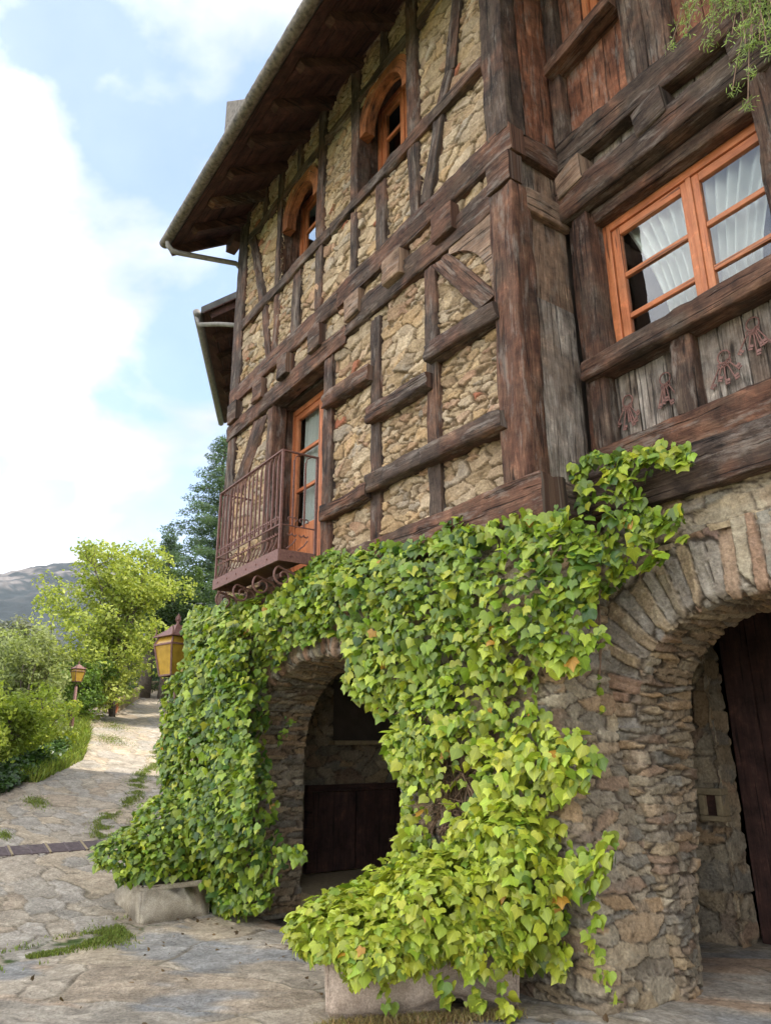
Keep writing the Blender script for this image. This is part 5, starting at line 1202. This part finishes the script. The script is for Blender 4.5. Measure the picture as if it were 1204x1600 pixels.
for (x, y, lab) in ((-31.2, 5.55, 'thick brown tree trunk by the stone palings, the left one of two'), (-31.0, 6.35, 'thick brown tree trunk behind the palings, nearer the lantern')):
    t = tag(empty('tree', (x, y, gh(x, y))), lab, 'tree'); m = MB(); z = gh(x, y)
    m.tube([(x, y, z-.2), (x+.05, y+.03, z+1.4), (x-.1, y+.1, z+3.2), (x, y, z+5)], [.30, .24, .20, .08], 12); m.build('trunk', M['bark'], t, smooth=True)
    foliage('crown', [(x+random.gauss(0, .8), y+random.gauss(0, .8), z+random.uniform(2.4, 5.2), .6, .6, .45) for _ in range(22)], 9000, .07, (.04, .07, .03), (.12, .18, .06), t, int(-x*10+y*7), holes=.34)
# far wood on the slope behind the path end
bl = [(-60-30*random.random(), random.uniform(-20, 60), 0, 0, 0, 0) for _ in range(260)]
bl = [(b[0], b[1], gh(b[0], b[1])+random.uniform(1.5, 5.5)+max(0, (b[1]-5)*.12), 2.4, 2.4, 2.0) for b in bl]
tag(foliage('far_wood', bl, 46000, .22, (.06, .07, .04), (.17, .18, .11), None, 99, holes=.30), 'grey-green wood covering the slope beyond the path', 'wood', kind='stuff')

# ------------------------------------------------------------------ palings, pot, end wall
pf = tag(empty('paling_edge', (-28.5, 4.2, gh(-28.5, 4.2))), 'low row of pale upright stone palings along the path', 'edging')
for i in range(24):
    q = i/23; x = -26.2-4.6*q; y = 3.25+2.0*q; z = gh(x, y); hgt = .46+.06*random.random()
    m = MB(); m.hexa([(x-.07, y-.03, z-.05), (x+.07, y-.06, z-.05), (x+.07, y+.02, z-.05), (x-.07, y+.05, z-.05), (x-.06, y-.03, z+hgt), (x+.06, y-.06, z+hgt), (x+.06, y+.02, z+hgt-.02), (x-.06, y+.05, z+hgt-.02)])
    m.build('paling', M['lime'], pf, bevel=.012)
pot = tag(empty('flower_pot', (-25.9, 3.0, gh(-25.9, 3.0))), 'small orange terracotta pot at the near end of the palings', 'pot')
m = MB(); z = gh(-25.9, 3.0); m.tube([(-25.9, 3.0, z), (-25.9, 3.0, z+.3), (-25.9, 3.0, z+.301), (-25.9, 3.0, z+.37)], [.13, .19, .215, .215], 16); m.build('body', M['terracotta'], pot, smooth=False)
I = MB(); I.tube([(-25.9, 3.0, z+.371), (-25.9, 3.0, z+.374)], .18, 12); I.build('soil', M['bark'], pot)
m = MB(); z = gh(-34.5, 7.7); m.box(-34.8, -34.4, 6.5, 8.9, z-.2, z+.42); o = m.build('low_wall', M['lime'], None, bevel=.02)
tag(o, 'low pale stone wall closing the far end of the path', 'wall')

# ------------------------------------------------------------------ lanterns
def lantern(parent, c, s, rot=0.0):
    """tapering four-sided lantern, c = middle of the bottom; s = height of the glass body"""
    c = Vector(c); rt = Matrix.Rotation(rot, 3, 'Z')
    def P(x, y, z): return c+rt @ Vector((x*s, y*s, z*s))
    lo, hi, tp = .27, .41, .33
    def ring(r, z): return [P(-r, -r, z), P(r, -r, z), P(r, r, z), P(-r, r, z)]
    A, B, Cc = ring(lo, 0), ring(hi, .80), ring(tp, 1.02)
    m = MB()
    for i in range(4):
        m.bar(A[i], B[i], .045*s, .045*s); m.bar(B[i], Cc[i], .04*s, .04*s); m.bar(A[i], A[(i+1) % 4], .045*s, .04*s); m.bar(B[i], B[(i+1) % 4], .05*s, .045*s); m.bar(Cc[i], Cc[(i+1) % 4], .04*s, .04*s)
    m.build('cage', M['iron'], parent)
    for i in range(4):
        j = (i+1) % 4; n_ = (A[i]+A[j])/2-P(0, 0, 0); n_.z = 0; n_ = n_.normalized()*(-.012*s)
        m = MB(); q = [A[i]+n_, A[j]+n_, B[j]+n_, B[i]+n_]; m.hexa([p for p in q]+[p+n_*.6 for p in q])
        q = [B[i]+n_, B[j]+n_, Cc[j]+n_, Cc[i]+n_]; m.hexa([p for p in q]+[p+n_*.6 for p in q]); m.build('pane', M['amber'], parent)
    m = MB(); R0, R1, R2 = ring(.44, 1.02), ring(.20, 1.22), ring(.11, 1.34)
    m.hexa(R0+R1); m.hexa(R1+R2); m.hexa(ring(.46, 1.0)+ring(.45, 1.03)); m.build('cap', M['iron'], parent)
    m = MB(); m.tube([P(0, 0, 1.33), P(0, 0, 1.45), P(0, 0, 1.5), P(0, 0, 1.66)], [.06*s, .03*s, .05*s, .012*s], 8)
    for (x, y) in ((-.4, -.4), (.4, -.4), (.4, .4), (-.4, .4)):
        m.tube([P(x, y, 1.04), P(x*.95, y*.95, 1.18), P(x*1.1, y*1.1, 1.26)], [.028*s, .02*s, .008*s], 5)
    for a in range(4):
        m.tube([P(0, 0, 1.36), P(.09*math.cos(a*1.57), .09*math.sin(a*1.57), 1.48), P(.05*math.cos(a*1.57), .05*math.sin(a*1.57), 1.60)], .010*s, 5)
    m.build('finial', M['iron'], parent)
    m = MB()
    for i in range(4): m.tube([A[i], (A[i]+P(0, 0, -.28))/2+P(0, 0, -.05)-c, P(0, 0, -.28)], .014*s, 5)
    m.tube([P(0, 0, -.24), P(0, 0, -.36)], .03*s, 6); m.build('support', M['iron'], parent)
LC = (-9.75, -.50, 2.42)
la = tag(empty('wall_lantern', (-9.6, -.05, 2.2)), 'large amber glass lantern on an iron bracket beside the ivy at the house end', 'lantern')
lantern(la, LC, .50, .25)
m = MB(); m.tube([(LC[0], LC[1], LC[2]-.18), (LC[0]+.05, LC[1]+.12, LC[2]-.28), (-9.58, -.05, LC[2]-.30)], .016, 6); m.tube([(LC[0], LC[1]+.03, LC[2]-.2), (LC[0]+.04, LC[1]+.05, LC[2]-.50), (-9.58, -.05, LC[2]-.62)], .014, 6)
m.box(-9.62, -9.57, -.09, -.03, LC[2]-.7, LC[2]-.2); m.build('bracket', M['iron'], la)
x, y = -21.2, .75; z = gh(x, y)-.35
lp = tag(empty('street_lamp', (x, y, z)), 'brown iron lamp post with an orange lantern among the shrubs', 'lamp')
zt = 3.25
m = MB(); m.tube([(x, y, z), (x, y, z+.25), (x, y, z+.27), (x, y, z+.5), (x, y, zt-.55), (x, y, zt-.5), (x, y, zt-.45), (x, y, zt-.1)], [.13, .11, .075, .055, .045, .085, .04, .035], 10)
m.tube([(x-.2, y, zt-.5), (x+.2, y, zt-.5)], .02, 6); m.build('pole', M['iron'], lp, smooth=True)
lantern(lp, (x, y, zt+.02), .33, .3)

# ------------------------------------------------------------------ iron key bunches on the panels
for i, (x, z, nk, sc_, lab) in enumerate(((-3.14, 4.02, 6, 1.0, 'bunch of iron keys splayed wide on the first panel board'), (-2.80, 4.06, 5, .95, 'bunch of iron keys on a big round ring, left of the divider post'),
                                          (-2.34, 4.02, 5, .95, 'low bunch of iron keys right of the divider post'), (-2.11, 4.16, 6, 1.0, 'highest bunch of iron keys, at the right under the sill'))):
    k = tag(empty('key_bunch', (x, YB+.02, z)), lab, 'keys', 'iron key bunches on the panels below the wide window')
    y = YB+.012; m = MB(); m.tube([(x+.045*math.cos(a), y, z+.045*math.sin(a)) for a in np.linspace(0, 6.283, 20)], .006, 6); m.build('ring', M['iron'], k, smooth=True)
    for j in range(nk):
        a = -math.pi/2+(j-(nk-1)/2)*.24+.12*math.sin(i*2+j); d = Vector((math.cos(a), 0, math.sin(a))); s = Vector((-d.z, 0, d.x)); o_ = Vector((x, y-.004-.003*j, z))+d*.045
        ln = sc_*(.17+.03*math.sin(j*2.3+i)); m = MB()
        m.tube([o_+d*.02+(s*math.cos(t)+d*math.sin(t))*.017 for t in np.linspace(0, 6.283, 12)], .004, 5); m.tube([o_+d*.035, o_+d*ln], .0055, 6)
        e = o_+d*ln; m.bar(e-d*.03+s*.004, e-d*.03+s*.032, .006, .02, up=tuple(d)); m.bar(e-d*.008+s*.004, e-d*.008+s*.028, .006, .012, up=tuple(d)); m.build('key', M['iron'], k)

# ------------------------------------------------------------------ plant trailing from above the window
hp = tag(empty('trailing_plant', (-1.5, .45, 6.75)), 'feathery green plant trailing down over the beams at the top right', 'plant')
m = MB(); P_, N_, T_ = [], [], []; r = random.Random(4)
for k in range(60):
    x = -1.68+r.random()*1.0; y = .36-r.random()*.14; pts = [Vector((x, y+.12, 6.76))]; d = Vector((r.uniform(-.14, .05), -.18, .10)); ln = int(r.uniform(3, 8)*(.6+.9*(x+1.68)))+4
    for i in range(ln):
        d = d*.86+Vector((r.uniform(-.045, .040), r.uniform(-.015, .008), -.085)); pts.append(pts[-1]+d*.45)
        if pts[-1].y > .40: pts[-1].y = .40
    m.tube(pts, .0035, 4)
    for p in pts:
        for _ in range(26):
            a = r.uniform(0, 6.283); P_.append((p.x+r.gauss(0, .022), p.y+r.gauss(0, .018), p.z+r.gauss(0, .022))); T_.append((math.cos(a), -.4, math.sin(a)-.5)); N_.append((r.gauss(0, .4), -1, r.gauss(0, .5)))
m.build('stems', M['stem'], hp)
fe = (np.array([(0, 0, 0), (.09, .3, 0), (.07, .8, -.05), (0, 1.1, -.1), (-.07, .8, -.05), (-.09, .3, 0)]), np.array([(0, 1, 2), (0, 2, 3), (0, 3, 4), (0, 4, 5)]))
P_ = np.array(P_); leaves_mesh('leaves', P_, np.array(N_), np.array(T_), np.full(len(P_), .034), np.array([.20, .28, .05])*rng.uniform(.5, 1.5, (len(P_), 1)), M['leaf'], hp, tpl=[fe], which=np.zeros(len(P_), int))

# ------------------------------------------------------------------ lower wing behind the left end, its eaves seen from below
wing = tag(empty('side_wing', (-13, 3, 0)), 'lower wing behind the left end of the house, dark eaves with a grey gutter', 'building')
def wobj(mb, name, mat, **k): return mb.build(name, M[mat], wing, **k)
p1, p2 = Vector((-11.40, 0.0, 9.07)), Vector((-15.6, 2.2, 9.07)); al = (p2-p1).normalized(); inn = Vector((-al.y, al.x, 0)); inn = inn if inn.y > 0 else -inn
up = inn*1.0+Vector((0, 0, .62))
a, b, c, d = p1, p2, p2+up*2.2, p1+up*2.2
m = MB(); h = Vector((0, 0, .13)); m.hexa([a, b, c, d, a+h, b+h, c+h, d+h]); wobj(m, 'roof', 'roof')
m = MB()
for i in range(9):
    q0 = .02+i*.19; q = q0+.18; m.hexa([a+up*q0-h*.2, b+up*q0-h*.2, b+up*q-h*.2, a+up*q-h*.2, a+up*q0-h*.04, b+up*q0-h*.04, b+up*q-h*.04, a+up*q-h*.04])
wobj(m, 'soffit', 'soffit')
for i in range(7):
    s_ = p1+al*(.12+i*.74); m = MB(); m.bar(s_+up*.16-h*.75, s_+up*1.9-h*.75, .11, .13); wobj(m, 'rafter', 'soffit')
m = MB(); m.tube([a-inn*.07-al*.02, b-inn*.07+al*.02], .07, 12); g_ = wobj(m, 'gutter', 'pipe', smooth=True)
m = MB(); m.tube([a-inn*.07+al*.05-h*.4, a-inn*.02+al*.06-h*1.6, a+inn*.35-al*.2-h*2.6, a+inn*1.4-al*.55-h*4.2, a+inn*1.45-al*.5-h*8, a+inn*1.45-al*.5-Vector((0, 0, 8.6))], .04, 9); m.build('downpipe', M['pipe'], wing, smooth=True)
m = MB(); w0 = p1+inn*1.5-al*.1; w1 = p2+inn*1.5-al*.3
m.hexa([Vector((v.x, v.y, 0)) for v in (w0, w1, w1+inn*1.5, w0+inn*1.5)]+[Vector((v.x, v.y, 9.85)) for v in (w0, w1, w1+inn*1.5, w0+inn*1.5)]); wobj(m, 'wall', 'void')

n = 170; x = rng.uniform(-9, -2.6, n); y = np.where(rng.random(n) < .6, -.35-np.abs(rng.normal(0, .35, n)), rng.uniform(-4, 1.5, n)); P = np.stack([x, y, g_np(x, y)+.028], 1); k = ~((y > -.05) & (x < -3.4))
P = P[k]; n = len(P); tag(leaves_mesh('leaf_litter', P, rng.normal(0, .35, (n, 3))+np.array([0, 0, 1]), rng.normal(0, 1, (n, 3)), rng.uniform(.015, .045, n), np.array([.16, .10, .05])*rng.uniform(.4, 1.5, (n, 1)), M['leaf'], None), 'dry brown leaves and bits scattered on the paving', 'leaf litter', kind='stuff')
# ------------------------------------------------------------------ haze
m = MB(); m.box(-2650, 2650, -2650, 2650, -36, 480); hz_ = m.build('haze', None, None)
hm_ = bpy.data.materials.new('thin_air'); hm_.use_nodes = True; n = hm_.node_tree; n.nodes.clear(); o = n.nodes.new('ShaderNodeOutputMaterial'); v = n.nodes.new('ShaderNodeVolumePrincipled')
v.inputs['Color'].default_value = (.86, .92, 1, 1); v.inputs['Density'].default_value = .00009; n.links.new(v.outputs[0], o.inputs['Volume']); hz_.data.materials.append(hm_); tag(hz_, kind='stuff')
